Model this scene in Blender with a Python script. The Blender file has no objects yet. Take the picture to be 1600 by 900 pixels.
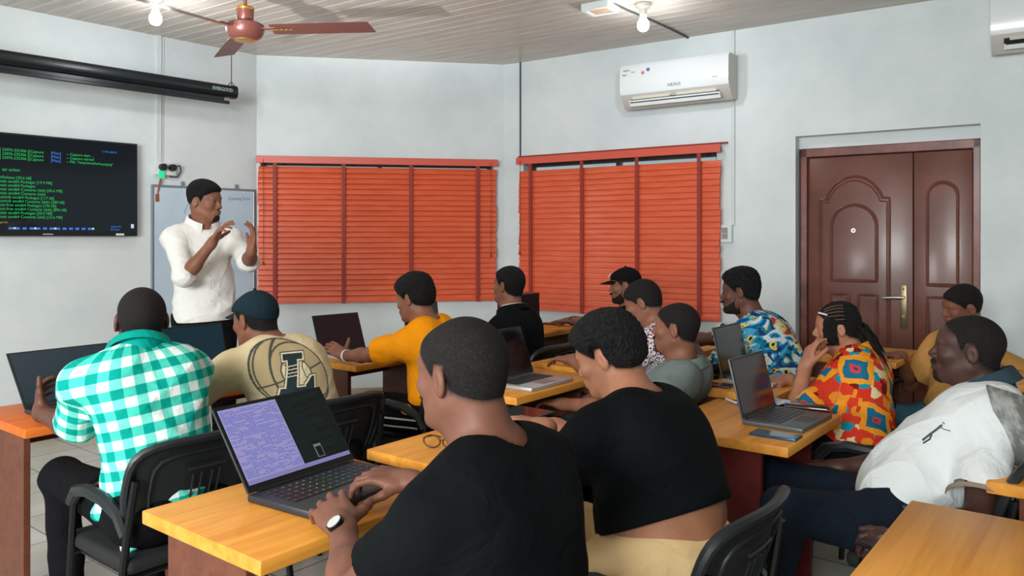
import bpy, bmesh, math, random
import numpy as np
from mathutils import Vector, Matrix

# ---------------------------------------------------------------- camera, world, lights, exposure
SC = bpy.context.scene
COL = SC.collection
F, HOR, HC = 1230.0, 370.0, 1.43          # focal length in pixels, horizon row, camera height
cam_d = bpy.data.cameras.new('camera')
cam_d.sensor_width = 36.0
cam_d.lens = 36.0 * F / 1600.0
cam_d.shift_y = -(450.0 - HOR) / 1600.0
cam_d.clip_start = 0.02
cam = bpy.data.objects.new('camera', cam_d)
COL.objects.link(cam)
cam.location = (0, 0, HC)
cam.rotation_euler = (math.pi / 2, 0, 0)
SC.camera = cam

world = bpy.data.worlds.new('world')
SC.world = world
world.use_nodes = True
world.node_tree.nodes['Background'].inputs['Color'].default_value = (0.78, 0.97, 1.0, 1)
world.node_tree.nodes['Background'].inputs['Strength'].default_value = 0.38

def area_light(name, loc, target, size, power, color, size_y=None):
    l = bpy.data.lights.new(name, 'AREA')
    l.energy = power; l.color = color; l.size = size
    if size_y:
        l.shape = 'RECTANGLE'; l.size_y = size_y
    o = bpy.data.objects.new(name, l); COL.objects.link(o)
    o.location = loc
    o.rotation_euler = (Vector(target) - Vector(loc)).to_track_quat('-Z', 'Y').to_euler()
    return o
_l = bpy.data.lights.new('upward_lamp', 'SPOT'); _l.energy = 1000; _l.color = (0.97, 0.98, 1.0)
_l.spot_size = math.radians(42); _l.spot_blend = 0.7; _l.shadow_soft_size = 0.07
beam = bpy.data.objects.new('upward_lamp', _l); COL.objects.link(beam); beam.location = (-2.50, 0.55, 1.05)
beam.rotation_euler = Vector((0.215, 0.845, 0.575)).to_track_quat('-Z', 'Y').to_euler()
area_light('side_fill', (-3.0, 0.2, 1.5), (0.2, 5.2, 1.4), 0.9, 62, (0.95, 0.98, 1.0))  # added off-frame fill from the left, keeps the walls bright; no opening there
area_light('rear_fill', (-1.8, -2.4, 2.3), (0.2, 4.5, 1.0), 1.8, 195, (0.95, 1.0, 0.985), 1.2)  # added fill from behind the camera to brighten backs; no window is there

SC.view_settings.view_transform = 'Standard'
SC.view_settings.look = 'None'
SC.view_settings.gamma = 1.0
SC.view_settings.use_curve_mapping = False
SC.view_settings.exposure = 0.30
# ---------------------------------------------------------------- helpers
rnd = random.Random(7)
def PP(px, py, z=0.75):
    """ground point under a picture position, on the level z"""
    d = F * (HC - z) / (py - HOR)
    return Vector(((px - 800) / F * d, d, z))
def PD(px, py, d):
    """point at picture position and distance d"""
    return Vector(((px - 800) / F * d, d, HC - (py - HOR) / F * d))
UA = math.radians(38.0)
U = Vector((math.sin(UA), math.cos(UA), 0))       # along the desk rows
V = Vector((math.cos(UA), -math.sin(UA), 0))      # from the front wall back to the last row
def UV(u, v, z=0.0):
    return U * u + V * v + Vector((0, 0, z))
ROWROT = math.pi / 2 - UA                          # local x -> U, local y -> -V (front)

def srgb(r, g, b):
    def c(x):
        x /= 255.0
        return x / 12.92 if x <= 0.04045 else ((x + 0.055) / 1.055) ** 2.4
    return (c(r), c(g), c(b), 1.0)

MATS = {}
def mat(name, col, rough=0.5, metal=0.0, spec=0.5, emit=None, estr=1.0, sub=0.0, coat=0.0, sheen=0.0, trans=0.0):
    if name in MATS: return MATS[name]
    m = bpy.data.materials.new(name); m.use_nodes = True
    b = m.node_tree.nodes['Principled BSDF']
    b.inputs['Base Color'].default_value = col
    b.inputs['Roughness'].default_value = rough
    b.inputs['Metallic'].default_value = metal
    b.inputs['Specular IOR Level'].default_value = spec
    if emit is not None:
        b.inputs['Emission Color'].default_value = emit
        b.inputs['Emission Strength'].default_value = estr
    if sub: 
        b.inputs['Subsurface Weight'].default_value = sub
        b.inputs['Subsurface Radius'].default_value = (0.012, 0.005, 0.003)
        b.inputs['Subsurface Scale'].default_value = 1.0
    if coat:
        b.inputs['Coat Weight'].default_value = coat
        b.inputs['Coat Roughness'].default_value = 0.15
    if sheen:
        b.inputs['Sheen Weight'].default_value = sheen
    if trans:
        b.inputs['Transmission Weight'].default_value = trans
    MATS[name] = m
    return m
def nd(m, kind, **kw):
    n = m.node_tree.nodes.new(kind)
    for k, v in kw.items():
        if k.startswith('i_'):
            n.inputs[k[2:].replace('_', ' ')].default_value = v
        else:
            setattr(n, k, v)
    return n
def lk(m, a, b): m.node_tree.links.new(a, b)
def bsdf(m): return m.node_tree.nodes['Principled BSDF']
def ramp(m, stops, interp='LINEAR'):
    r = m.node_tree.nodes.new('ShaderNodeValToRGB')
    r.color_ramp.interpolation = interp
    e = r.color_ramp.elements
    while len(e) < len(stops): e.new(0.5)
    for i, (p, c) in enumerate(stops):
        e[i].position = p; e[i].color = c
    return r
def noise_mix(m, c1, c2, scale=5.0, detail=4, stretch=None, lo=0.35, hi=0.65, coord='Object', rough=0.6, dist=0.0):
    """base colour = noise between two colours"""
    tc = nd(m, 'ShaderNodeTexCoord')
    mp = nd(m, 'ShaderNodeMapping')
    if stretch: mp.inputs['Scale'].default_value = stretch
    no = nd(m, 'ShaderNodeTexNoise', i_Scale=scale, i_Detail=detail, i_Roughness=rough, i_Distortion=dist)
    rp = ramp(m, [(lo, c1), (hi, c2)])
    lk(m, tc.outputs[coord], mp.inputs['Vector']); lk(m, mp.outputs['Vector'], no.inputs['Vector'])
    lk(m, no.outputs['Fac'], rp.inputs['Fac']); lk(m, rp.outputs['Color'], bsdf(m).inputs['Base Color'])
    return mp, no, rp
def add_bump(m, scale=80, strength=0.2, dist=0.002, detail=3, stretch=None, coord='Object'):
    tc = nd(m, 'ShaderNodeTexCoord'); mp = nd(m, 'ShaderNodeMapping')
    if stretch: mp.inputs['Scale'].default_value = stretch
    no = nd(m, 'ShaderNodeTexNoise', i_Scale=scale, i_Detail=detail)
    bp = nd(m, 'ShaderNodeBump', i_Strength=strength, i_Distance=dist)
    lk(m, tc.outputs[coord], mp.inputs['Vector']); lk(m, mp.outputs['Vector'], no.inputs['Vector'])
    lk(m, no.outputs['Fac'], bp.inputs['Height']); lk(m, bp.outputs['Normal'], bsdf(m).inputs['Normal'])
    return m

def tag(o, label=None, cat=None, group=None, kind=None):
    if label: o['label'] = label
    if cat: o['category'] = cat
    if group: o['group'] = group
    if kind: o['kind'] = kind
    return o
def empty(name, loc, rz=0.0, label=None, cat=None, group=None):
    o = bpy.data.objects.new(name, None); COL.objects.link(o)
    o.empty_display_size = 0.1
    o.location = loc; o.rotation_euler = (0, 0, rz)
    return tag(o, label, cat, group)
def kids(o): return list(o.children)
def copy_tree(o, parent=None):
    c = o.copy(); COL.objects.link(c)
    if parent is not None: c.parent = parent
    for ch in kids(o): copy_tree(ch, c)
    return c

class MB:
    """collects shapes and links them as one mesh object"""
    def __init__(s): s.bm = bmesh.new()
    def _xf(s, vs, M):
        if M is not None: bmesh.ops.transform(s.bm, matrix=M, verts=vs)
    def box(s, c, size, M=None, bev=0.0, seg=2, rot=None):
        r = bmesh.ops.create_cube(s.bm, size=1.0); vs = r['verts']
        T = Matrix.Translation(c) @ (rot.to_4x4() if rot is not None else Matrix.Identity(4)) @ Matrix.Diagonal((size[0], size[1], size[2], 1))
        bmesh.ops.transform(s.bm, matrix=T, verts=vs)
        if bev > 0:
            es = list({e for v in vs for e in v.link_edges})
            r2 = bmesh.ops.bevel(s.bm, geom=es, offset=bev, segments=seg, affect='EDGES', profile=0.5)
            vs = list({v for f in r2['faces'] for v in f.verts} | {v for v in vs if v.is_valid})
        s._xf(vs, M); return s
    def box2(s, a, b, M=None, bev=0.0, seg=2):
        c = [(a[i] + b[i]) / 2 for i in range(3)]; z = [abs(b[i] - a[i]) for i in range(3)]
        return s.box(c, z, M, bev, seg)
    def cyl(s, a, b, r, r2=None, seg=16, M=None, caps=True):
        a = Vector(a); b = Vector(b); d = b - a
        q = d.to_track_quat('Z', 'Y').to_matrix().to_4x4()
        T = Matrix.Translation((a + b) / 2) @ q
        rr = bmesh.ops.create_cone(s.bm, cap_ends=caps, segments=seg, radius1=r, radius2=r if r2 is None else r2, depth=d.length)
        bmesh.ops.transform(s.bm, matrix=T, verts=rr['verts']); s._xf(rr['verts'], M); return s
    def sph(s, c, r, seg=16, M=None, sc=(1, 1, 1)):
        rr = bmesh.ops.create_uvsphere(s.bm, u_segments=seg, v_segments=max(6, seg * 2 // 3), radius=r)
        T = Matrix.Translation(c) @ Matrix.Diagonal((sc[0], sc[1], sc[2], 1))
        bmesh.ops.transform(s.bm, matrix=T, verts=rr['verts']); s._xf(rr['verts'], M); return s
    def tube(s, pts, r, seg=10, M=None, closed=False):
        pts = [Vector(p) for p in pts]; n = len(pts); rings = []
        prev = None
        for i, p in enumerate(pts):
            if closed: t = pts[(i + 1) % n] - pts[i - 1]
            else: t = pts[min(i + 1, n - 1)] - pts[max(i - 1, 0)]
            t.normalize()
            if prev is None:
                a = Vector((0, 0, 1)) if abs(t.z) < 0.9 else Vector((1, 0, 0))
                x = t.cross(a).normalized()
            else:
                x = (prev - t * prev.dot(t)).normalized()
            prev = x; y = t.cross(x)
            rad = r[i] if isinstance(r, (list, tuple)) else r
            rings.append([s.bm.verts.new(p + (x * math.cos(2 * math.pi * k / seg) + y * math.sin(2 * math.pi * k / seg)) * rad) for k in range(seg)])
        m = n if closed else n - 1
        for i in range(m):
            A, B = rings[i], rings[(i + 1) % n]
            for k in range(seg):
                s.bm.faces.new((A[k], A[(k + 1) % seg], B[(k + 1) % seg], B[k]))
        if not closed:
            s.bm.faces.new(list(reversed(rings[0]))); s.bm.faces.new(rings[-1])
        s._xf([v for q in rings for v in q], M); return s
    def prism(s, poly, y0, y1, M=None, bev=0.0):
        """polygon given in (x, z), extruded along y"""
        va = [s.bm.verts.new((x, y0, z)) for x, z in poly]
        vb = [s.bm.verts.new((x, y1, z)) for x, z in poly]
        n = len(poly); fs = []
        try:
            fs.append(s.bm.faces.new(va)); fs.append(s.bm.faces.new(list(reversed(vb))))
            for i in range(n):
                fs.append(s.bm.faces.new((va[i], vb[i], vb[(i + 1) % n], va[(i + 1) % n])))
        except ValueError: pass
        if bev > 0:
            es = [e for f in fs[:2] for e in f.edges]
            r = bmesh.ops.bevel(s.bm, geom=es, offset=bev, segments=2, affect='EDGES', profile=0.5)
        s._xf([v for v in va + vb if v.is_valid], M) if bev == 0 else None
        return s
    def sheet(s, rows, M=None, thick=0.0):
        """grid of points -> surface (optionally closed with thickness along normals)"""
        g = [[s.bm.verts.new(p) for p in r] for r in rows]
        fs = []
        for i in range(len(g) - 1):
            for j in range(len(g[0]) - 1):
                fs.append(s.bm.faces.new((g[i][j], g[i][j + 1], g[i + 1][j + 1], g[i + 1][j])))
        if thick:
            bmesh.ops.recalc_face_normals(s.bm, faces=fs)
            bmesh.ops.solidify(s.bm, geom=fs, thickness=thick)
        s._xf([v for r in g for v in r], M); return s
    def build(s, name, m=None, parent=None, smooth=False, angle=40, loc=None, rz=None):
        bmesh.ops.recalc_face_normals(s.bm, faces=s.bm.faces[:])
        me = bpy.data.meshes.new(name)
        s.bm.to_mesh(me); s.bm.free()
        if m is not None: me.materials.append(m)
        o = bpy.data.objects.new(name, me); COL.objects.link(o)
        if parent is not None: o.parent = parent
        if loc is not None: o.location = loc
        if rz is not None: o.rotation_euler = (0, 0, rz)
        if smooth:
            me.polygons.foreach_set('use_smooth', [True] * len(me.polygons))
            me.set_sharp_from_angle(angle=math.radians(angle))
        return o

def text_obj(name, body, size, M, m, parent, depth=0.0006, align='LEFT', sx=1.0, spacing=1.0):
    """lettering as a mesh part; M places the text plane (x right, y up) in the parent's frame"""
    cu = bpy.data.curves.new(name, 'FONT'); cu.body = body; cu.size = size; cu.extrude = depth
    cu.align_x = align; cu.resolution_u = 2; cu.space_character = spacing
    t = bpy.data.objects.new(name + '_tmp', cu); COL.objects.link(t)
    bpy.context.view_layer.update()
    me = bpy.data.meshes.new_from_object(t.evaluated_get(bpy.context.evaluated_depsgraph_get()))
    bpy.data.objects.remove(t); bpy.data.curves.remove(cu)
    me.transform(M @ Matrix.Diagonal((sx, 1, 1, 1)))
    me.materials.clear(); me.materials.append(m); me.name = name
    o = bpy.data.objects.new(name, me); COL.objects.link(o); o.parent = parent
    return o
# ---------------------------------------------------------------- materials of the setting
CEIL = 3.0
M_wall = mat('painted_plaster', srgb(222, 229, 230), 0.55)
noise_mix(M_wall, srgb(210, 218, 220), srgb(229, 234, 235), scale=1.6, detail=5, lo=0.3, hi=0.7)
add_bump(M_wall, 9, 0.25, 0.01, 4)
M_white = mat('white_trim', srgb(225, 230, 230), 0.5)
M_floor = mat('floor_tile', srgb(196, 192, 182), 0.25)
def floor_nodes(m):
    tc = nd(m, 'ShaderNodeTexCoord'); mp = nd(m, 'ShaderNodeMapping')
    mp.inputs['Rotation'].default_value = (0, 0, -ROWROT)
    br = nd(m, 'ShaderNodeTexBrick', offset=0.0, i_Scale=1.0, i_Mortar_Size=0.004, i_Mortar_Smooth=0.1)
    br.inputs['Brick Width'].default_value = 0.4; br.inputs['Row Height'].default_value = 0.4
    br.inputs['Color1'].default_value = srgb(200, 199, 191); br.inputs['Color2'].default_value = srgb(189, 187, 178)
    br.inputs['Mortar'].default_value = srgb(118, 106, 92)
    no = nd(m, 'ShaderNodeTexNoise', i_Scale=3.5, i_Detail=6.0)
    rp = ramp(m, [(0.35, (0.82, 0.80, 0.76, 1)), (0.65, (1, 1, 1, 1))])
    mx = nd(m, 'ShaderNodeMix', data_type='RGBA', blend_type='MULTIPLY'); mx.inputs[0].default_value = 1.0
    lk(m, tc.outputs['Object'], mp.inputs['Vector']); lk(m, mp.outputs['Vector'], br.inputs['Vector'])
    lk(m, mp.outputs['Vector'], no.inputs['Vector']); lk(m, no.outputs['Fac'], rp.inputs['Fac'])
    lk(m, br.outputs['Color'], mx.inputs[6]); lk(m, rp.outputs['Color'], mx.inputs[7])
    lk(m, mx.outputs[2], bsdf(m).inputs['Base Color'])
floor_nodes(M_floor)
M_skirt = mat('beige_tile', srgb(176, 160, 136), 0.35)
noise_mix(M_skirt, srgb(160, 143, 118), srgb(184, 170, 148), 9, 4)
M_ceil = mat('ceiling_plank', srgb(168, 155, 145), 0.32)
mp, no, rp = noise_mix(M_ceil, srgb(178, 162, 148), srgb(206, 198, 186), scale=2.2, detail=5, lo=0.3, hi=0.7, stretch=(1, 12, 1), coord='Object')
M_groove = mat('ceiling_joint', srgb(236, 236, 234), 0.4)

# ---------------------------------------------------------------- walls
class Wall:
    def __init__(s, a, b, inward):
        s.a = Vector((a[0], a[1], 0)); s.b = Vector((b[0], b[1], 0))
        s.t = (s.b - s.a).normalized(); s.L = (s.b - s.a).length
        s.n = Vector((-s.t.y, s.t.x, 0))
        if s.n.dot(Vector(inward + (0,)) - s.a) < 0: s.n = -s.n
        # local frame: x along, y = inward normal or its opposite, z up (right-handed)
        s.sy = 1 if s.t.cross(s.n).z > 0 else -1
    def hit(s, px, py=None, off=0.0):
        k = (px - 800) / F          # x = k*y
        o = s.a + s.n * off
        # o + t*q : x = k*y
        q = (k * o.y - o.x) / (s.t.x - k * s.t.y)
        p = o + s.t * q
        z = HC - (py - HOR) / F * p.y if py is not None else 0
        return q, z
    def pt(s, q, z, off=0.0):
        return s.a + s.t * q + s.n * off + Vector((0, 0, z))
    def M(s, q=0, z=0, off=0.0):
        """frame with x along the wall seen from inside left-to-right, y INTO the wall, z up"""
        return Matrix.Translation(s.pt(q, z, off)) @ s.R()
    def R(s):
        y = -s.n; z = Vector((0, 0, 1)); x = y.cross(z)
        return Matrix((x, y, z)).transposed().to_4x4()
    def rz(s):
        y = -s.n; x = y.cross(Vector((0, 0, 1)))
        return math.atan2(x.y, x.x)

ctr = (0.3, 3.0)
PA1, PA0 = Vector((-2.206, 6.80)), Vector((-3.47, 5.33))
dA = (PA0 - PA1).normalized()
PC0, PC1 = Vector((0.069, 7.10)), Vector((2.80, 5.22))
dC = (PC1 - PC0).normalized()
PB1 = Vector((-0.076, 7.18))
WA = Wall(PA1 + dA * 4.6, PA1, ctr)     # left to right
WB = Wall(PA1, PB1, ctr)
WP = Wall(PB1, PC0, ctr)
WC = Wall(PC0, PC0 + dC * 6.2, ctr)
TH = 0.22
def wall_mesh(name, w, holes):
    """w.L x CEIL with rectangular holes (q0,q1,z0,z1), built from solid pieces"""
    mb = MB(); M = w.M()
    xs = sorted({0.0, w.L} | {h[0] for h in holes} | {h[1] for h in holes})
    for i in range(len(xs) - 1):
        x0, x1 = xs[i], xs[i + 1]
        hs = sorted([h for h in holes if h[0] <= x0 + 1e-6 and h[1] >= x1 - 1e-6], key=lambda h: h[2])
        z = 0.0
        for h in hs:
            if h[2] > z + 1e-4: mb.box2((x0, 0, z), (x1, TH, h[2]), M)
            z = h[3]
        if z < CEIL: mb.box2((x0, 0, z), (x1, TH, CEIL), M)
    bmesh.ops.remove_doubles(mb.bm, verts=mb.bm.verts[:], dist=0.0005)
    return tag(mb.build(name, M_wall), kind='structure')

# window and door openings measured on the walls
wb = (WB.hit(407)[0], WB.hit(771)[0], 0.87, 2.10)
wc = (WC.hit(818)[0], WC.hit(1120)[0], 0.80, 2.10)
dq0, dq1 = WC.hit(1243)[0], WC.hit(1532)[0]
DTOP = 2.16
wall_mesh('wall_left', WA, [])
wall_mesh('wall_back', WB, [(wb[0], wb[1], wb[2], wb[3])])
wall_mesh('wall_right', WC, [(wc[0], wc[1], wc[2], wc[3]), (dq0, dq1, 0.0, DTOP)])
mb = MB(); mb.box2((0, 0, 0), (WP.L, TH, CEIL), WP.M()); tag(mb.build('trim_1', M_wall), kind='structure')
# no rear walls: room left open behind the camera so world light fills it
EA = WA.a.copy(); EC = WC.b.copy()

mb = MB(); mb.box2((-7.5, -4.5, -0.1), (8.0, 8.5, 0.0)); tag(mb.build('floor', M_floor), kind='structure')
# ceiling: planks parallel to the right-hand wall, with light joints
cang = math.atan2(dC.y, dC.x)
mb = MB(); MR = Matrix.Rotation(cang, 4, 'Z')
P0 = MR.inverted() @ Vector((0, 7.2, 0))
ys = -8.6
while ys < 1.2:
    mb.box2((-9, P0.y + ys, CEIL), (9, P0.y + ys + 0.104, CEIL + 0.02), None, 0.002, 1)
    ys += 0.112
o = mb.build('ceiling', M_ceil); o.rotation_euler = (0, 0, cang); tag(o, kind='structure')
mb = MB(); mb.box2((-9, P0.y - 8.7, CEIL + 0.0015), (9, P0.y + 1.3, CEIL + 0.06))
o = mb.build('trim_2', M_groove); o.rotation_euler = (0, 0, cang); tag(o, kind='structure')

# skirting tiles
for nm, w, segs in (('baseboard_left', WA, [(0, WA.L)]), ('baseboard_back', WB, [(0, WB.L)]), ('baseboard_right', WC, [(0, dq0), (dq1, WC.L)])):
    mb = MB()
    for a, b in segs: mb.box2((a, -0.012, 0), (b, 0.0, 0.095), w.M(), 0.002, 1)
    tag(mb.build(nm, M_skirt), kind='structure')

# ---------------------------------------------------------------- windows behind the blinds
M_frame = mat('window_frame_brown', srgb(60, 44, 38), 0.5)
M_glass = mat('window_glass', (0.9, 0.97, 1, 1), 0.02, trans=1.0)
bsdf(M_glass).inputs['IOR'].default_value = 1.45
M_bar = mat('burglary_bar', srgb(225, 225, 220), 0.5)
for i, (w, (q0, q1, z0, z1)) in enumerate(((WB, wb), (WC, wc))):
    root = empty('window_%d' % (i + 1), w.pt(q0, z0, 0), w.rz()); tag(root, kind='structure')
    L = q1 - q0; H = z1 - z0
    mb = MB()
    for a, b in (((0, 0.10, 0), (L, 0.15, 0.04)), ((0, 0.10, H - 0.04), (L, 0.15, H)), ((0, 0.10, 0.04), (0.04, 0.15, H - 0.04)), ((L - 0.04, 0.10, 0.04), (L, 0.15, H - 0.04)), ((L / 2 - 0.02, 0.10, 0.04), (L / 2 + 0.02, 0.15, H - 0.04))):
        mb.box2(a, b)
    mb.build('window_frame', M_frame, root)
    mb = MB(); mb.box2((0.04, 0.122, 0.04), (L / 2 - 0.02, 0.128, H - 0.04)); mb.box2((L / 2 + 0.02, 0.122, 0.04), (L - 0.04, 0.128, H - 0.04))
    mb.build('window_pane', M_glass, root)
    mb = MB(); mb.box2((0.0, -0.004, -0.02), (L, 0.10, 0.0)); mb.build('window_sill', M_white, root)

# ---------------------------------------------------------------- blinds
M_slat = mat('red_slat', srgb(203, 62, 30), 0.34, coat=0.25)
noise_mix(M_slat, srgb(214, 80, 42), srgb(230, 104, 66), scale=1.2, detail=5, stretch=(3, 3, 22), lo=0.3, hi=0.72)
M_rail = mat('red_valance', srgb(212, 88, 68), 0.4)
M_tape = mat('blind_tape', srgb(150, 44, 32), 0.6)
M_cord = mat('blind_cord', srgb(110, 50, 40), 0.7)
def blind(w, px0, px1, ztop, zbot, tapes, label, cords, steep=70):
    off = 0.055
    q0, q1 = w.hit(px0, off=off)[0], w.hit(px1, off=off)[0]
    root = empty('window_blind', w.pt(q0, zbot, off), w.rz(), label, 'window blind')
    L = q1 - q0; H = ztop - zbot
    mb = MB(); mb.box2((-0.015, -0.03, H - 0.062), (L + 0.012, -0.018, H), bev=0.003); 
    mb.build('valance', M_rail, root)
    mb = MB(); mb.box2((0.0, -0.012, H - 0.055), (L, 0.03, H - 0.015)); mb.build('head_rail', M_frame, root)
    mb = MB(); n = int((H - 0.10) / 0.0465); r_ = random.Random(3)
    for k in range(n):
        z = 0.03 + k * 0.0465
        tilt = math.radians(steep + r_.uniform(-2.5, 2.5))
        R = Matrix.Rotation(tilt, 3, 'X')
        e = r_.uniform(-0.006, 0.006)
        # slightly crowned slat
        rows = []
        for j in range(5):
            a = (j / 4 - 0.5); y = a * 0.052; zz = 0.0022 * (1 - 4 * a * a)
            rows.append([Vector((x, 0, 0)) + (R @ Vector((0, y, zz))) + Vector((0, 0.0, z + 0.012)) for x in np.linspace(0.0 + e, L + e, 9)])
        mb.sheet(rows, None, 0.0022)
    mb.build('slats', M_slat, root, smooth=True)
    mb = MB(); mb.box2((0, -0.02, 0.0), (L, 0.02, 0.022), bev=0.004); mb.build('bottom_rail', M_slat, root)
    for p in tapes:
        q = w.hit(p, off=off)[0] - q0
        mb = MB(); mb.box2((q - 0.016, -0.028, 0.0), (q + 0.016, -0.0262, H - 0.05)); mb.box2((q - 0.016, -0.028, -0.004), (q + 0.016, 0.02, -0.001))
        mb.build('ladder_tape', M_tape, root)
    for p, zb in cords:
        q = w.hit(p, off=off)[0] - q0
        mb = MB(); mb.tube([(q, -0.034, H - 0.03), (q + 0.003, -0.036, (H + zb - zbot) / 2), (q, -0.036, zb - zbot)], 0.0022, 6)
        mb.cyl((q, -0.036, zb - zbot - 0.03), (q, -0.036, zb - zbot + 0.003), 0.008, 0.004, 8)
        mb.build('pull_cord', M_cord, root)
    return root
blind(WB, 403, 775, 2.125, 0.855, (430, 537, 642, 746), 'red venetian blind with four ladder tapes left of the corner, behind the standing teacher', ((412, 1.22), (766, 1.28)))
blind(WC, 811, 1125, 2.135, 0.785, (831, 911, 997, 1094), 'red venetian blind under the air conditioner, right of the room corner', ((816, 1.3),), steep=76)
# thin shelf line over the right blind
q0, q1 = WC.hit(785)[0] + 0.05, WC.hit(1138)[0]
mb = MB(); mb.box2((max(q0, 0.0), -0.03, 0), (q1, -0.001, 0.012), WC.M(0, 2.142)); tag(mb.build('trim_3', M_tape), kind='structure')

# ---------------------------------------------------------------- door
M_door = mat('brown_door', srgb(112, 62, 48), 0.38, coat=0.2)
noise_mix(M_door, srgb(102, 54, 41), srgb(120, 68, 54), 3.0, 4)
M_jamb = mat('door_frame_brown', srgb(118, 52, 42), 0.4, coat=0.2)
noise_mix(M_jamb, srgb(88, 34, 28), srgb(140, 72, 60), 5.0, 5)
M_brass = mat('aged_brass', srgb(140, 122, 92), 0.35, metal=0.7)
M_steel = mat('bright_steel', srgb(205, 205, 205), 0.25, metal=0.9)
droot = empty('door_1', WC.pt(dq0, 0, 0), WC.rz()); tag(droot, kind='structure')
DW = dq1 - dq0
FT = 2.075                 # frame top
mb = MB()
for a, b in (((0.012, 0.085, 0), (0.06, 0.16, FT)), ((DW - 0.05, 0.085, 0), (DW - 0.004, 0.16, FT)), ((0.012, 0.085, FT - 0.065), (DW - 0.004, 0.16, FT))):
    mb.box2(a, b, None, 0.006, 2)
mb.build('door_frame', M_jamb, droot)
mb = MB(); mb.box2((0, 0.10, FT), (DW, TH, DTOP)); mb.build('lintel', M_wall, droot)
x0, x1 = 0.062, DW - 0.052
mb = MB(); mb.box2((0.0, 0.165, 0.0), (DW, TH, FT)); mb.build('door_light_block', M_frame, droot)  # unseen backing box added to stop outside light leaking between the leaves
xs = x0 + (x1 - x0) * 0.665
def panel_pts(cx, z0, z1, hw, style):
    pts = [(cx - hw, z0), (cx + hw, z0)]
    if style == 'arch':
        for k in range(13):
            a = math.pi * k / 12
            pts.append((cx + hw * math.cos(a), z1 - hw + hw * math.sin(a)))
    elif style == 'crown':
        pts += [(cx + hw, z1 - 0.16), (cx + hw - 0.05, z1 - 0.155)]
        for k in range(5):
            a = k / 4
            pts.append((cx + hw - 0.05 - 0.055 * a, z1 - 0.14 + 0.085 * a ** 0.8))
        for k in range(1, 10):
            a = k / 10
            x = hw - 0.105 - a * 2 * (hw - 0.105)
            pts.append((cx + x, z1 - 0.055 + 0.055 * (1 - (x / (hw - 0.105)) ** 2)))
        for k in range(5):
            a = 1 - k / 4
            pts.append((cx - hw + 0.05 + 0.055 * a, z1 - 0.14 + 0.085 * a ** 0.8))
        pts += [(cx - hw + 0.05, z1 - 0.155), (cx - hw, z1 - 0.16)]
    else:
        pts += [(cx + hw, z1), (cx - hw, z1)]
    return pts
def molding(mb, pts, y, r):
    """raised half-round moulding along a closed outline"""
    P = []
    n = len(pts)
    for i in range(n):
        a = Vector((pts[i][0], y, pts[i][1])); b = Vector((pts[(i + 1) % n][0], y, pts[(i + 1) % n][1]))
        k = max(1, int((b - a).length / 0.04))
        for j in range(k): P.append(a.lerp(b, j / k))
    mb.tube(P, r, 8, closed=True)
def leaf(a, b, spec):
    mb = MB(); mb.box2((a, 0.105, 0.01), (b, 0.145, FT - 0.068), None, 0.004, 2)
    for pts, raised in spec:
        molding(mb, pts, 0.105, 0.009)
        cx = sum(p[0] for p in pts) / len(pts); cz = (min(p[1] for p in pts) + max(p[1] for p in pts)) / 2
        sh = [(cx + (p[0] - cx) * 0.93, cz + (p[1] - cz) * 0.965) for p in pts]
        if raised == 1: molding(mb, sh, 0.105, 0.005)
        elif raised == 2:
            sh = [(cx + (p[0] - cx) * 0.72, cz + (p[1] - cz) * 0.86) for p in pts]
            mb.prism(sh, 0.094, 0.106)
    return mb.build('door_leaf', M_door, droot, smooth=True, angle=35)
c1 = x0 + (xs - x0) * 0.45
hw = (xs - x0) * 0.335
sp = [(panel_pts(c1, 0.15, 1.86, hw, 'crown'), 1), (panel_pts(c1, 1.115, 1.66, hw * 0.66, 'arch'), 1),
      (panel_pts(c1 - hw * 0.40, 0.62, 1.02, hw * 0.27, 'r'), 2), (panel_pts(c1 + hw * 0.40, 0.62, 1.02, hw * 0.27, 'r'), 2),
      (panel_pts(c1, 0.22, 0.54, hw * 0.7, 'r'), 2)]
leaf(x0, xs - 0.003, sp)
c2 = (xs + x1) / 2
leaf(xs + 0.003, x1, [(panel_pts(c2, 1.10, 1.80, (x1 - xs) * 0.26, 'arch'), 1), (panel_pts(c2, 0.62, 1.02, (x1 - xs) * 0.26, 'r'), 2), (panel_pts(c2, 0.2, 0.54, (x1 - xs) * 0.26, 'r'), 2)])
hx = WC.hit(1412, off=-0.1)[0] - dq0
mb = MB(); mb.box2((hx - 0.022, 0.092, 0.80), (hx + 0.022, 0.105, 1.10), None, 0.004)
mb.sph((hx, 0.09, 0.83), 0.006, 8); mb.sph((hx, 0.09, 1.07), 0.006, 8); mb.cyl((hx, 0.085, 0.885), (hx, 0.095, 0.885), 0.011)
plate = mb.build('lock_plate', M_brass, droot, smooth=True)
mb = MB(); mb.cyl((hx, 0.095, 1.015), (hx, 0.045, 1.015), 0.011); mb.tube([(hx + 0.005, 0.045, 1.015), (hx - 0.05, 0.043, 1.014), (hx - 0.125, 0.045, 1.008)], [0.011, 0.011, 0.009], 10)
mb.build('door_handle', M_steel, plate, smooth=True)
mb = MB(); mb.cyl((c1, 0.105, 1.475), (c1, 0.092, 1.475), 0.017, 0.014, 16); mb.sph((c1, 0.092, 1.475), 0.010, 10)
mb.build('peephole', M_steel, droot, smooth=True)

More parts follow.
